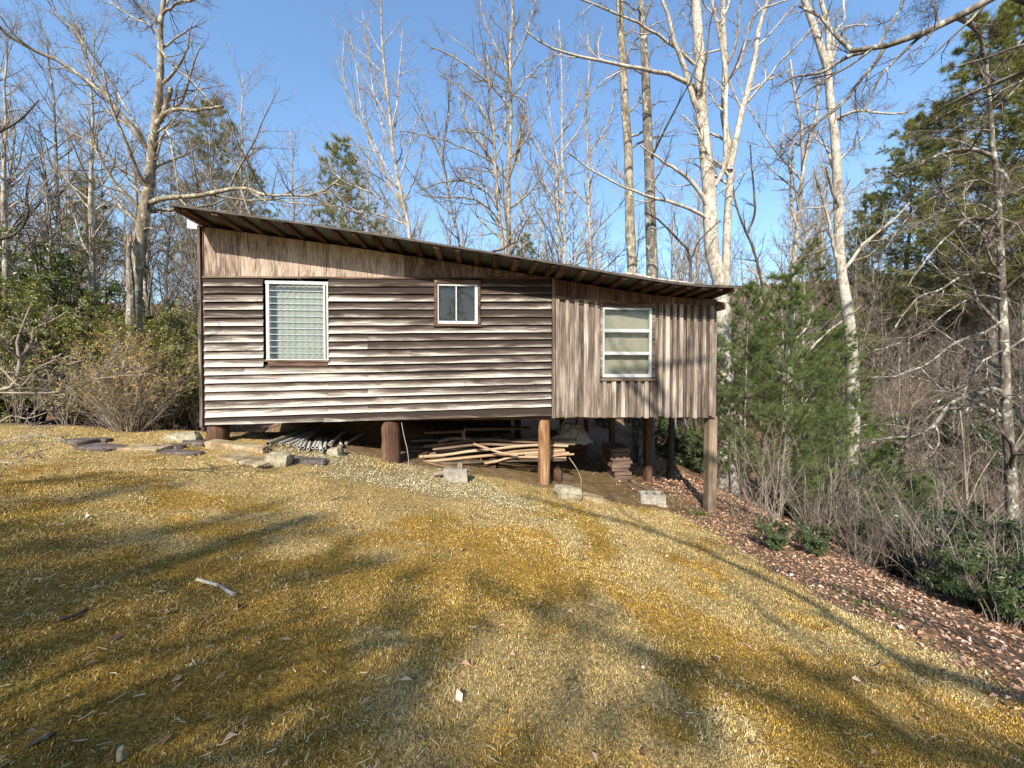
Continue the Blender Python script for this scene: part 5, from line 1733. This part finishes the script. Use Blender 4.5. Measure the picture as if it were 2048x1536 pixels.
# ---- bare undergrowth
def bare_bush(name, label, cat, h, n_stem, spread, n1, n2, m, base_w=.12, K=8, r0=.008, trop=.05, group=None, ang=38, wob=.13):
    root = thing(name, label, cat, (0, 0, -80), 0, group)
    a = rng.uniform(0, 6.28, n_stem)
    lean = np.radians(np.abs(rng.normal(0, spread, n_stem)))
    d = np.stack([np.cos(a) * np.sin(lean), np.sin(a) * np.sin(lean), np.cos(lean)], 1)
    P = np.empty((n_stem, K, 3))
    P[:, 0] = np.stack([np.cos(a), np.sin(a), 0 * a], 1) * base_w * rng.uniform(0, 1, (n_stem, 1)) + [0, 0, -.06]
    ln = h * rng.uniform(.55, 1.1, n_stem)
    for k in range(1, K):
        d = nrm(d + rng.normal(0, wob, d.shape) + [0, 0, trop * .3])
        P[:, k] = P[:, k - 1] + d * (ln / (K - 1))[:, None]
    R = r0 * rng.uniform(.6, 1.3, (n_stem, 1)) * np.linspace(1, .3, K)[None]
    V0, Q0 = tubes(P, R, 5)
    o = link('stems', mesh('stems', V0, [Q0], True), root, m)
    o['kind'] = 'stuff'
    P1, R1 = sprout(P, R, n1, .2, 1, ang, .38, 5, .16, trop, rmin=.0022)
    P2, R2 = sprout(P1, R1, n2, .15, 1, ang, .5, 4, .2, trop, rmin=.0018)
    V1, Q1 = tubes(P1, R1, 3)
    V2, Q2 = tubes(P2, R2, 3)
    o = link('twigs', mesh('twigs', np.concatenate([V1, V2]), [np.concatenate([Q1, Q2 + len(V1)])], True), root, m)
    o['kind'] = 'stuff'
    return root, P, P1, P2


# budding yellowish bush at the left corner
r_, Pf, P1f, P2f = bare_bush('budding_bush', 'round twiggy bush budding yellow green at the left end of the lawn', 'bush', 1.95, 150, 26, 7, 4, MT['twig_pale'], .22, 8, .0075, .0, None, 30, .08)
gp = onground(258, 862)
r_.location = tuple(gp)
tips = np.concatenate([P1f[:, -1], P1f[:, 3], P2f[:, -1], P2f[:, 2]])
tips = tips[(tips[:, 2] > .45) & (rng.uniform(0, 1, len(tips)) < np.clip(tips[:, 2] / 3.2, .05, 1))]
C, d, nn = rosettes(tips, rng.normal(size=tips.shape) + [0, 0, 1], 4, .034, .012, 0)
o = link('buds', leaf_mesh('buds', C, d, nn, rng.uniform(.022, .046, len(C)), .017, MT['budleaf'], .2), r_, MT['budleaf'])
o['kind'] = 'stuff'
# bare shrubs and saplings along the foot of the slope
bs = [bare_bush('bare_shrub', 'bare shrub', 'shrub', h_, ns_, sp, 6, 4, MT[mm], .25, 8, .009, .03)[0] for h_, ns_, sp, mm in ((2.3, 12, 20, 'twig_pale'), (1.7, 14, 30, 'twig'), (2.8, 8, 14, 'twig_pale'))]
spots = [spot(1530, 6.9, .9), spot(1610, 6.8, .8), spot(1480, 8.2, .8), spot(1720, 6.6, .8), spot(1780, 6.4, .9), spot(1840, 6.0, .8), spot(1640, 8.4, 1.1), spot(1760, 7.8, 1.1), spot(1880, 6.8, 1.0),
         spot(1930, 5.6, .9), spot(1820, 8.6, 1.2), spot(1990, 5.2, .8), spot(2040, 4.6, .7), spot(1700, 9.2, 1.2), spot(1550, 8.6, 1.1), spot(1890, 9.0, 1.3), spot(2030, 6.2, 1.0), spot(1960, 7.2, 1.2), spot(1860, 5.6, .8), spot(1905, 5.2, .7), spot(2000, 4.6, .6), spot(1970, 5.8, 1.0), spot(1740, 5.9, .5)]
place(bs, spots, 'bare shrub*', 'bare shrubs on the leafy slope')
place(bs, [spot(310, 8.6, .7), spot(395, 8.6, .6), spot(130, 8.7, .9), spot(40, 8.4, .9), spot(215, 9.2, 1.1), spot(350, 9.2, .9)],
      ['thin bare shrub left of the cabin corner, nearer the bush', 'thin bare shrub touching the cabin corner', 'thin bare shrub left of the budding bush', 'thin bare shrub near the left edge before the laurels', 'tall thin bare shrub behind the budding bush', 'thin bare shrub behind the right side of the budding bush'], 'bare shrubs before the laurels')
# brush on the wooded hillside
bb = [bare_bush('brush_thicket', 'brush', 'shrub', 4.0, 16, 26, 9, 6, MT[q_], .6, 8, .016, .03)[0] for q_ in ('twig', 'twig_pale')]
pts = []
while len(pts) < 100:
    y = rng.uniform(11, 30)
    x = rng.uniform(.72, 1.5) * y
    pts.append((x, y, rng.uniform(.6, 1.1)))
place(bb, pts, 'twiggy thicket*', 'thickets on the hillside')
pts = []
while len(pts) < 46:
    y = rng.uniform(17, 34)
    x = rng.uniform(-1.4, .62) * y
    pts.append((x, y, rng.uniform(.6, 1.2)))
place(bb, pts, 'brown thicket*', 'thickets beyond the cabin')
pts = [(rng.uniform(.75, 1.45) * y, y, rng.uniform(.7, 1.4)) for y in rng.uniform(13, 28, 20)]
place(rp, pts, 'hillside rhododendron*', 'rhododendrons on the hillside')
pts = [(rng.uniform(-1.3, .5) * y, y, rng.uniform(.8, 1.5)) for y in rng.uniform(16, 30, 22)]
place(rp, pts, 'forest rhododendron*', 'rhododendrons beyond the cabin')

# slim sapling at the right edge
def twig_tree(name, label, cat, D, lines, m, levels, parent_base=None):
    """small bare plant surveyed from the photo: lines of (pixels, width, width, depth change)"""
    base = at(*lines[0][0][0], D)
    root = thing(name, label, cat, base)
    P, R = [], []
    for pts, wa, wb, ld_ in lines:
        k = len(pts)
        PL = rs([at(a, b, D + ld_ * i / (k - 1)) for i, (a, b) in enumerate(pts)], 14)
        RL = np.linspace(wa, wb, 14) / 2 / F * D
        limbs_to_mesh('branch', PL[None], RL[None], 7, base, m, root)
        P.append(rs(PL, 12))
        R.append(np.interp(np.linspace(0, 1, 12), np.linspace(0, 1, 14), RL))
    P, R = np.array(P), np.array(R)
    Vs, Qs, n = [], [], 0
    ends = []
    for cnt, t0, t1, ang, lr, K, wob, trop in levels:
        P, R = sprout(P, R, cnt, t0, t1, ang, lr, K, wob, trop, rmin=.0016, lmin=.05)
        V, Q = tubes(P - base, R, 4)
        Vs.append(V)
        Qs.append(Q + n)
        n += len(V)
        ends.append((P[:, -1], nrm(P[:, -1] - P[:, -2])))
    o = link('twigs', mesh('twigs', np.concatenate(Vs), [np.concatenate(Qs)], True), root, m)
    o['kind'] = 'stuff'
    return root, base, ends


g_ = onground(1962, 1205)
twig_tree('sapling', 'slim pale bare sapling rising from the leaves at the right edge', 'sapling', g_[1],
          [([(1962, 1212), (1950, 1150), (1941, 1098), (1933, 985), (1925, 868), (1919, 815)], 6, 2, .1), ([(1935, 1010), (1945, 985), (1962, 950), (1995, 900)], 3, 1.2, -.1), ([(1937, 1050), (1915, 1000), (1900, 960), (1880, 930)], 2.5, 1, .2)],
          MT['twig_pale'], [(7, .3, 1, 45, .3, 6, .12, .03), (4, .2, 1, 45, .45, 4, .2, .03)])
g_ = onground(1690, 1085)
twig_tree('sapling', 'thin forked bare sapling between the leafy slope and the pine saplings', 'sapling', g_[1],
          [([(1692, 1092), (1700, 1030), (1697, 960), (1685, 880)], 4, 1.5, .1), ([(1700, 1030), (1680, 1010), (1650, 990)], 2.5, 1.2, -.1)],
          MT['twig_pale'], [(6, .3, 1, 45, .3, 6, .12, .03), (4, .2, 1, 45, .45, 4, .2, .03)])
# budding magnolia reaching in at the left edge
r_, base, ends = twig_tree('magnolia', 'bare budding magnolia reaching in from the left edge', 'tree', 3.6,
                           [([(-60, 800), (0, 780), (29, 769), (38, 733), (39, 715), (34, 686), (46, 650), (61, 612)], 9, 3, .1), ([(39, 718), (20, 700), (0, 680), (-25, 668)], 4, 2, -.2),
                            ([(38, 722), (64, 683), (68, 658), (107, 640), (132, 624)], 5, 2, .2), ([(-20, 785), (50, 786), (107, 785), (161, 772), (190, 758), (229, 712)], 4.5, 1.5, .3), ([(190, 758), (240, 752), (304, 747)], 2.5, 1.2, .2),
                            ([(-20, 860), (21, 832), (54, 837), (100, 822), (131, 803)], 4, 1.5, .1), ([(-30, 900), (20, 880), (70, 870), (130, 880)], 4, 1.5, .1), ([(-40, 720), (0, 735), (40, 772), (70, 740), (110, 720)], 4, 1.5, -.1),
                            ([(-30, 905), (10, 925), (40, 922), (62, 908)], 3, 1.5, 0)],
                           MT['twig_pale'], [(7, .25, 1, 48, .34, 6, .16, .05), (4, .2, 1, 48, .45, 4, .22, .05)])
P_ = np.concatenate([e[0] for e in ends])
D_ = np.concatenate([e[1] for e in ends])
P3 = np.stack([P_ - base - D_ * .004, P_ - base + D_ * .010, P_ - base + D_ * .020, P_ - base + D_ * .030], 1)
R3 = np.ones((len(P_), 1)) * np.array([[.0025, .0065, .0055, .0008]]) * rng.uniform(.7, 1.2, (len(P_), 1))
V, Q = tubes(P3, R3, 6)
o = link('buds', mesh('buds', V, [Q], True), r_, MT['twig_pale'])
o['kind'] = 'stuff'
twig_tree('hanging_branch', 'dark bare branches hanging in at the left edge above the hedge', 'branch', 5.2,
          [([(-40, 490), (0, 479), (36, 464), (57, 425), (52, 390), (60, 350)], 6, 2, .2), ([(36, 466), (70, 472), (107, 480), (150, 500), (228, 488), (232, 470)], 4, 1.5, .4), ([(57, 440), (90, 452), (125, 440), (150, 420)], 3, 1.5, -.2), ([(-30, 285), (0, 263), (40, 240), (78, 200)], 5, 2, .3)],
          MT['twig_dark'], [(7, .2, 1, 48, .3, 6, .16, .02), (4, .2, 1, 48, .45, 4, .22, .02)])


def tuft(name, label, px, py, n, L, W, m, spread=.5, rad_=.08):
    c = onground(px, py)
    root = thing(name, label, 'plant', c)
    C = np.stack([rng.normal(0, rad_, n), rng.normal(0, rad_, n), np.zeros(n)], 1)
    C[:, 2] = gz(C[:, 0] + c[0], C[:, 1] + c[1]) - c[2] - .01
    d = nrm(rng.normal(0, spread, (n, 3)) * [1, 1, .2] + UP)
    ln = L * rng.uniform(.6, 1.2, n)
    o = link('blades', leaf_mesh('blades', C, d, rng.normal(size=(n, 3)), ln, W, m, .1, None, .15), root, m)
    o['kind'] = 'stuff'


tuft('grass_tuft', 'dark green tuft of blades growing among the fallen leaves at the right', 1808, 1140, 130, .22, .012, MT['rhodo'], .35, .09)
tuft('grass_tuft', 'green tuft of grass at the foot of the tall square corner post', 1400, 1032, 110, .13, .010, MT['holly'], .5, .10)
tuft('green_plant', 'low green patch of leaves on the leafy slope by the edge of the lawn', 1735, 1210, 120, .08, .030, MT['holly'], 1.3, .17)
tuft('green_plant', 'yellow green patch of leaves at the foot of the thick dark log post', 760, 935, 160, .07, .022, MT['budleaf'], 1.2, .20)
# ================================================================== THINGS UNDER AND AROUND THE CABIN
def rock(name, label, px0, px1, py0, py1, m, dep=.8, block=.5, cat='stone', tilt=0.0, group=None, sink=.25, rz=None, D=None, rough=.14):
    """stone that fills the given patch of the survey photo, standing on the ground"""
    cx = (px0 + px1) / 2
    p = onground(cx, py1) if D is None else at(cx, py1, D)
    wx = (px1 - px0) / F * p[1]
    hz = max((py1 - py0) / F * p[1], .03)
    wy_ = wx * dep
    if D is None:                       # flat stones show their top: part of the height seen is depth
        vis = (EYE - p[2]) / p[1]
        hz = max((hz - wy_ * vis * .8) * (.7 if 'flat' in name or 'slab' in name else 1), .045)
    n = 7
    g = np.linspace(-1, 1, n)
    V, idx = [], {}
    F4 = []
    for ax in range(3):
        for sg in (-1, 1):
            ids = np.empty((n, n), int)
            for i in range(n):
                for j in range(n):
                    q = [0, 0, 0]
                    q[ax] = sg
                    q[(ax + 1) % 3] = g[i]
                    q[(ax + 2) % 3] = g[j]
                    k = tuple(np.round(q, 4))
                    if k not in idx:
                        idx[k] = len(V)
                        V.append(q)
                    ids[i, j] = idx[k]
            for i in range(n - 1):
                for j in range(n - 1):
                    f = [ids[i, j], ids[i + 1, j], ids[i + 1, j + 1], ids[i, j + 1]]
                    F4.append(f if sg > 0 else f[::-1])
    V = np.array(V)
    sph = nrm(V)
    V = V * block + sph * (1 - block) * 1.15
    sd = rng.uniform(0, 90)
    nz = np.stack([fbm(sph[:, 0] * 1.4 + sd + k * 7, sph[:, 1] * 1.4 + sph[:, 2] * 1.7 + sd, 5 + k, 3) for k in range(3)], 1)
    V = V * (1 + rough * 0) + nz * rough * 3.2 + rng.normal(0, rough * .12, V.shape)
    V = V * np.array([wx, wy_, hz * (1 + sink)]) / 2
    c, s_ = math.cos(tilt), math.sin(tilt)
    V = V @ np.array([[c, 0, -s_], [0, 1, 0], [s_, 0, c]]).T
    if rz is None:
        rz = rng.uniform(-.25, .25)
    base = np.array([p[0], p[1] + wy_ * .45, 0])
    base[2] = (gz(base[0], base[1]) if D is None else p[2]) + hz * (1 - sink) / 2 * .95
    o = link(name, mesh(name, V, [np.array(F4)], False), None, m)
    o.location = tuple(base)
    o.rotation_euler = (0, 0, rz)
    if D is None:                       # lie along the slope
        e = .15
        o.rotation_euler = (0, -math.atan((gz(base[0] + e, base[1]) - gz(base[0] - e, base[1])) / (2 * e)), rz)
    tag(o, label, cat, group)
    return o


rock('flat_stone', 'thin dark flat slab sunk in the lawn, leftmost of the stones', 116, 168, 874, 892, MT['slate'], .7, .75, rough=.09)
rock('flat_stone', 'broad dark flat slab in the lawn right of the leftmost one', 143, 222, 886, 903, MT['slate'], .6, .75, rough=.09)
rock('flat_stone', 'small dark slab behind the broad dark slab', 172, 208, 872, 885, MT['slate'], .6, .75, rough=.09)
rock('flat_stone', 'broad tan grey slab level with the turf below the budding bush', 236, 309, 886, 906, MT['sand'], .7, .8, rough=.08)
rock('stone', 'small black stone right of the tan grey slab', 294, 323, 890, 901, MT['slate'], .6, .6)
rock('stone', 'dark rounded stone in front of the yellow rocks', 321, 360, 888, 899, MT['slate'], .6, .6)
rock('flat_stone', 'long narrow brown slab in front of the dark rounded stone', 314, 388, 898, 910, MT['slate'], .4, .8, rough=.08)
rock('stone', 'pale yellowish angular rock, left one of the pair by the cabin corner', 325, 360, 865, 884, MT['buff'], .7, .55)
rock('stone', 'pale yellowish tilted rock, right one of the pair by the cabin corner', 350, 388, 864, 887, MT['buff'], .6, .6, tilt=.35)
rock('stone', 'flat grey stone right of the pale yellowish rocks', 360, 402, 881, 892, MT['slate'], .6, .7)
rock('stone_slab', 'long tan stone slab lying before the short corner log', 409, 527, 880, 903, MT['sand'], .25, .85, rough=.08, tilt=-.10)
rock('flat_stone', 'flat brownish slab of stone in the bank below the long tan slab', 430, 531, 908, 930, MT['sand'], .5, .85, rough=.08)
rock('stone', 'angular grey brown rock at the right end of the brownish slab', 527, 572, 904, 934, MT['buff'], .7, .7)
rock('flat_stone', 'dark earthy slab right of the angular rock', 566, 642, 912, 930, MT['slate'], .5, .8, rough=.08)
rock('stone', 'tilted grey stone at the end of the white pipes', 655, 680, 893, 913, MT['buff'], .8, .7, tilt=.4)
rock('boulder', 'rounded pale boulder right of the orange brown post', 1109, 1166, 968, 1000, MT['buff'], .7, .4, 'boulder')
rock('flat_stone', 'low tan stone right of the rounded pale boulder', 1163, 1215, 986, 1004, MT['sand'], .6, .6)
rock('stone', 'small white stone in front of the pale concrete block with holes', 1314, 1336, 1004, 1016, MT['buff'], .8, .5)
rock('stone', 'small pale pebble lying in the lawn near the lower left', 232, 244, 1524, 1534, MT['buff'], .8, .4)


def block(name, label, px0, px1, py0, py1, dep, m, holes=0, rz=0.1):
    p = onground((px0 + px1) / 2, py1)
    W_, H_ = (px1 - px0) / F * p[1], (py1 - py0) / F * p[1] * .86
    root = thing(name, label, 'concrete block', (p[0], p[1] + dep / 2, gz(p[0], p[1]) - .03), rz)
    mb = MB()
    xs_ = np.linspace(-W_ / 2, W_ / 2, holes + 2) if holes else None
    if not holes:
        mb.box((0, 0, H_ / 2 + .02), (W_, dep, H_ + .04), jit=.007)
        mb.build('body', m, root)
    else:
        t = .035
        mb.box((0, -dep / 2 + t / 2, H_ / 2), (W_, t, H_), jit=.004)
        mb.build('face', m, root)
        MB().box((0, dep / 2 - t / 2, H_ / 2), (W_, t, H_), jit=.004).build('face', m, root)
        for k in range(holes + 1):
            xk = -W_ / 2 + t / 2 + (W_ - t) * k / holes
            MB().box((xk, 0, H_ / 2 - .003), (t, dep - 2 * t - .002, H_), jit=.002).build('web', m, root)
    return root


b1 = block('concrete_block', 'plain concrete block under two scraps of wood by the bank', 886, 933, 940, 966, .25, MT['concrete'])
block('concrete_block', 'pale concrete block with holes on its top right of the dirt path', 1284, 1333, 984, 1012, .28, MT['concrete'], 3, -.12)
bz = b1.location


def stick(name, label, cat, pts, ra, rb, m, group=None, K=12, sides=7, cap=True):
    P_ = smooth_line(pts, K)
    base = P_[0].copy()
    mb = MB()
    mb.tube(P_ - base, np.linspace(ra, rb, K) * (1 + rng.normal(0, .06, K)), sides, cap)
    o = mb.build(name, m, None, smooth=True)
    o.location = tuple(base)
    return tag(o, label, cat, group)


Yb = bz[1] - .02
stick('wood_scrap', 'short pale log lying across the plain concrete block', 'wood', [at(868, 948, Yb), at(904, 944, Yb), at(938, 940, Yb + .05)], .045, .04, MT['greywood'], K=4)
o = MB().box((0, 0, 0), (.085, .06, .12), grain=2).build('wood_scrap', MT['greywood'])
o.location = tuple(at(920, 932.5, Yb + .03))
tag(o, 'little upright wood offcut standing on the pale log', 'wood')

# ---- poles stacked under the floor
PO = [
    ('pale smooth crooked pole, long and highest at the front of the pile', [(839, 914), (890, 910), (943, 902), (978, 899.5), (1031, 893), (1077, 890.5), (1136, 892)], 8.05, 8.1, 3.2, 2.6, 'pole'),
    ('long pale pole just under the highest front pole', [(846, 924), (908, 918), (978, 911), (1048, 907), (1130, 901)], 8.0, 8.1, 3.0, 2.8, 'pole'),
    ('flat pale plank along the bottom of the pole pile', [(862, 928), (943, 925), (1013, 921.5), (1133, 919)], 8.0, 8.1, 3.2, 3.2, 'greywood'),
    ('knotty forked pole end low in the right half of the pile', [(969, 927), (996, 922), (1022, 915), (1077, 914.5), (1132, 915.5)], 7.95, 8.05, 2.6, 2.4, 'pole'),
    ('short diagonal pole lying slanted across the pile', [(946.6, 888), (969, 895), (996, 904), (1022, 909.5), (1035, 911)], 7.85, 7.9, 2.6, 2.0, 'pole'),
    ('bent brown pole on top of the pile', [(848, 893), (904, 887), (943, 882), (987, 880), (1031, 883), (1077, 886), (1150, 889)], 8.25, 8.3, 3.2, 2.6, 'plank'),
    ('brown pole behind the bent brown pole', [(866, 899), (894, 896), (961, 889), (1013, 890), (1128, 893)], 8.2, 8.25, 3.0, 2.6, 'plank'),
    ('straight dim pole running out past the right end of the pile', [(996, 884), (1048, 880), (1077, 878.5), (1153, 880)], 8.4, 8.45, 2.8, 3.0, 'plank'),
    ('pale pole with a sawn end in the middle of the pile', [(880, 921), (950, 915), (1040, 902), (1128, 897)], 8.12, 8.18, 2.8, 2.6, 'pole'),
    ('dim pole deep in the left half of the pile', [(822, 917), (880, 905), (950, 898), (1100, 900)], 8.35, 8.4, 2.8, 2.6, 'plank'),
    ('thin pole low at the left end of the pile', [(836, 922), (870, 919), (930, 912), (1000, 909)], 8.1, 8.2, 2.2, 2.0, 'plank'),
    ('pale stub of a pole poking out at the right end', [(1100, 913), (1120, 910), (1148, 908.5)], 8.0, 8.0, 2.6, 2.2, 'pole'),
    ('pale pole end second from the bottom at the right', [(1050, 911), (1100, 908), (1138, 906)], 8.08, 8.1, 2.8, 2.8, 'pole'),
    ('grey driftwood lying on top of the pole pile', [(876, 884), (899, 878), (925, 877), (950, 880)], 8.3, 8.35, 4.5, 2.0, 'greywood'),
]
for lab, pts, d0, d1, ra, rb, mm in PO:
    k = len(pts)
    stick('wooden_pole', lab, 'pole', [at(a, b, d0 + (d1 - d0) * i / (k - 1)) for i, (a, b) in enumerate(pts)], ra / F * 8, rb / F * 8, MT[mm], 'poles stacked under the cabin', 14, 8)
stick('driftwood', 'upright forked piece of driftwood leaning on the pole pile', 'wood', [at(930, 880, 8.3), at(927, 868, 8.3), at(931, 855, 8.33)], .05, .02, MT['greywood'], K=6)
stick('twig', 'thin white twig lying on the left end of the pole pile', 'twig', [at(846, 921, 7.8), at(870, 929, 7.8), at(903, 934, 7.78)], .010, .006, MT['pole'], K=6)
for lab, pts, d0 in (('dark reddish board lying on the pile behind the poles', [(850, 864), (925, 862)], 8.9), ('long dark board under the reddish one', [(825, 880), (1000, 876)], 8.9), ('dark board stacked far back behind the poles', [(930, 858), (1062, 856)], 9.2),
                     ('dim board at the left end behind the poles', [(815, 893), (900, 893)], 8.6), ('dim board below the left boards', [(815, 905), (905, 903)], 8.6), ('dim grey board low behind the orange brown post', [(1098, 953), (1140, 957)], 8.3)):
    a_, b_ = at(*pts[0], d0), at(*pts[1], d0 + .1)
    m_ = (a_ + b_) / 2
    L_ = np.linalg.norm(b_ - a_)
    an = math.atan2(b_[1] - a_[1], b_[0] - a_[0])
    o = MB().box((0, 0, 0), (L_, .25, .055 if 'low' not in lab else .16), jit=.003).build('board', MT['plank'])
    o.location = tuple(m_)
    o.rotation_euler = (0, -math.asin((b_[2] - a_[2]) / L_), an)
    tag(o, lab, 'board', 'boards stacked under the cabin')
for px in (850, 985, 1112):           # sleepers that hold the pile off the ground
    p0 = at(px, 930, 8.35)
    zg = float(gz(p0[0], p0[1]))
    h_ = max(p0[2] - .04 - zg, .08) + .1
    o = MB().box((0, 0, 0), (.16, .9, h_), grain=1).build('sleeper', MT['logdark'])
    o.location = (p0[0], p0[1] + .15, zg - .1 + h_ / 2)
    tag(o, {850: 'dark sleeper under the left end of the pole pile', 985: 'dark sleeper under the middle of the pole pile', 1112: 'dark sleeper under the right end of the pole pile'}[px], 'timber', 'sleepers under the pole pile')

# ---- white pipes on the ground at the left, under the floor
def pipe(label, px, py, ang, length, r, m, rise=.03):
    p = onground(px, py)
    ang += math.atan2(p[0], p[1])
    d = np.array([math.sin(ang), math.cos(ang), 0])
    q = p + d * length
    p[2] = gz(p[0], p[1]) + r + rise
    q[2] = p[2] + .01
    ax = nrm(q - p)
    side = nrm(np.cross(ax, UP))
    up_ = np.cross(side, ax)
    n = 12
    a = np.arange(n) / n * 2 * math.pi
    ring = np.cos(a)[:, None] * side + np.sin(a)[:, None] * up_
    V = np.concatenate([ring * r, ring * r + (q - p), ring * r * .74 + (q - p), ring * r * .74])
    i = np.arange(n)
    j = (i + 1) % n
    Qd = np.concatenate([np.stack([i + n * k, j + n * k, j + n * ((k + 1) % 4), i + n * ((k + 1) % 4)], 1) for k in range(4)])
    o = link('pipe', mesh('pipe', V, [Qd], False), None, m)
    o.location = tuple(p)
    tag(o, label, 'pipe', 'pipes under the cabin floor')


pipe('thickest grey pipe with an open end, leftmost of the pipes', 536, 897, .42, 2.4, .044, MT['concrete'])
wp = 'white plastic pipe in the row lying on the ground under the cabin floor'
for px, py, an in ((598, 905, .12), (606, 904, .08), (616, 905, .05), (626, 904, .08), (634, 904, .06), (649, 905, .04), (659, 898, .2), (590, 900, .25), (640, 902, .02)):
    pipe(wp, px, py, an, 2.2, .030, MT['pvc'], rng.uniform(.02, .05))
pipe('longest white pipe sticking out in front of the row', 643, 912, -.03, 2.5, .032, MT['pvc'], .06)
for px, py, an in ((560, 895, .4), (575, 897, .35), (683, 897, -.05), (692, 892, .3)):
    pipe('dim pipe lying askew beside the row of white pipes', px, py, an, 2.0, .028, MT['pvc'], .03)
# ---- stacked planks and timbers deep under the right bay
for k in range(9):
    p = at(1240 + rng.uniform(-4, 4), 968 - k * 8.2, 9.3)
    o = MB().box((0, 0, 0), (.42 + rng.uniform(-.06, .06), .8, .085), jit=.008).build('stacked_plank', MT['plank'])
    o.location = (p[0] + .04 * k * 0, p[1] + .3, gz(p[0], 9.6) + .03 + k * .092)
    o.rotation_euler = (0, 0, rng.normal(0, .08))
    tag(o, ['lowest', 'second lowest', 'third lowest', 'fourth lowest', 'middle', 'fourth highest', 'third highest', 'second highest', 'highest'][k] + ' piece in the stack of rough wood under the right bay', 'plank', 'stack of rough wood under the right bay')
for lab, pts in (('dim timber on the dirt left of the concrete block with holes', [(1255, 972), (1282, 990)]), ('second dim timber right of the dim timber on the dirt', [(1272, 970), (1302, 985)])):
    a_, b_ = onground(*pts[0]), onground(*pts[1])
    stick('timber', lab, 'timber', [a_ + [0, 0, .04], b_ + [0, 0, .04]], .05, .05, MT['plank'], K=3, sides=5)
# crumpled sheet
n = 16
g = np.linspace(-1, 1, n)
A, B = np.meshgrid(g, g)
Zs = .55 * np.clip(1 - A ** 2, 0, 1) * np.clip(1 - B ** 2, 0, 1) + .45 * np.abs(fbm(A * 3 + 5, B * 3, 81, 3)) + .10 * rng.uniform(0, 1, A.shape)
i = (np.arange(n - 1)[:, None] * n + np.arange(n - 1)[None]).ravel()
o = link('crumpled_sheet', mesh('crumpled_sheet', np.stack([A * .6, B * .5, Zs], -1), [np.stack([i, i + 1, i + n + 1, i + n], 1)]), None, MT['pvc'])
p = at(1140, 872, 11.0)
o.location = (p[0], p[1], p[2] - .25)
tag(o, 'crumpled pale plastic sheet heaped behind the right end of the pole pile', 'sheet')
o = MB().box((0, 0, 0), (1.0, .8, .8), jit=.06).build('crate', MT['logdark'])
o.location = (p[0] - .1, p[1] + .1, gz(p[0], p[1]) + .38)
tag(o, 'dark wooden box below the crumpled plastic sheet', 'box')
# dead twig hanging at the end of the pile
stick('dead_twig', 'thin dead twig drooping from the right end of the pole pile', 'twig', [at(1138, 915, 7.9), at(1152, 935, 7.85), at(1161, 955, 7.8), at(1163, 978, 7.75)], .010, .005, MT['twig_pale'], K=9)

# ---- branches that fell on the roof
def roof_pt(px, py, y=.35):
    s, z = wl(px, py, y)
    return cw(s, y, z)


stick('fallen_branch', 'pale broken branch lying along the low end of the roof', 'branch', [roof_pt(1249, 547), roof_pt(1273, 550), roof_pt(1311, 558), roof_pt(1343, 562), roof_pt(1376, 566), roof_pt(1396, 573)], .035, .02, MT['bark_white'], K=12)
stick('fallen_branch', 'short reddish branch lying on the middle of the roof', 'branch', [roof_pt(985, 503), roof_pt(1003, 499), roof_pt(1018, 490), roof_pt(1032, 484)], .025, .012, MT['logdark'], K=8)

# ---- sticks on the lawn
def ground_stick(label, pts, ra, rb, m, lift=.015, name='stick'):
    P_ = [onground(*p) + [0, 0, lift + ra] for p in pts]
    stick(name, label, 'stick', P_, ra, rb, m, None, 10, 6)


ground_stick('pale lichened stick lying on the orange moss at the left', [(393, 1166), (418, 1173), (440, 1180), (455, 1190), (468, 1197)], .012, .014, MT['bark_white'])
ground_stick('thin dark curved twig on the lawn near the bottom right', [(1432, 1425), (1424, 1455), (1428, 1475), (1405, 1498), (1370, 1512)], .006, .004, MT['twig_dark'])
ground_stick('grey stick at the bottom left corner of the lawn', [(-30, 1545), (40, 1515), (70, 1498), (110, 1478)], .010, .006, MT['bark_grey'])
ground_stick('short dark twig left of the pale lichened stick', [(118, 1248), (150, 1240), (180, 1222)], .012, .006, MT['bark_grey'])
ground_stick('forked pale twig lying right of centre on the lawn', [(1732, 1340), (1752, 1338), (1770, 1326)], .005, .004, MT['twig_pale'])
ground_stick('thin twig near the bottom centre of the lawn', [(1020, 1368), (1050, 1390), (1075, 1400)], .004, .003, MT['twig_pale'])
ground_stick('thin pale twig on the lawn below the boulder', [(1010, 1192), (1022, 1204), (1030, 1212)], .005, .004, MT['twig_pale'])

# ---- labels that still coincide are told apart by their order across the picture
ORD = ['leftmost', 'second', 'third', 'fourth', 'fifth', 'sixth', 'seventh', 'eighth', 'ninth', 'tenth']
same = {}
for o in COL.objects:
    if o.parent is None and o.get('label') and o.location.y > 0.5:
        same.setdefault((o['label'], o['category']), []).append(o)
for (lab, _c), os_ in same.items():
    if 1 < len(os_) <= 10 and 'pipe' not in lab:
        os_.sort(key=lambda o: o.location.x / o.location.y)
        for k, o in enumerate(os_):
            o['label'] = ('rightmost ' if k == len(os_) - 1 else ORD[k] + ' ') + lab
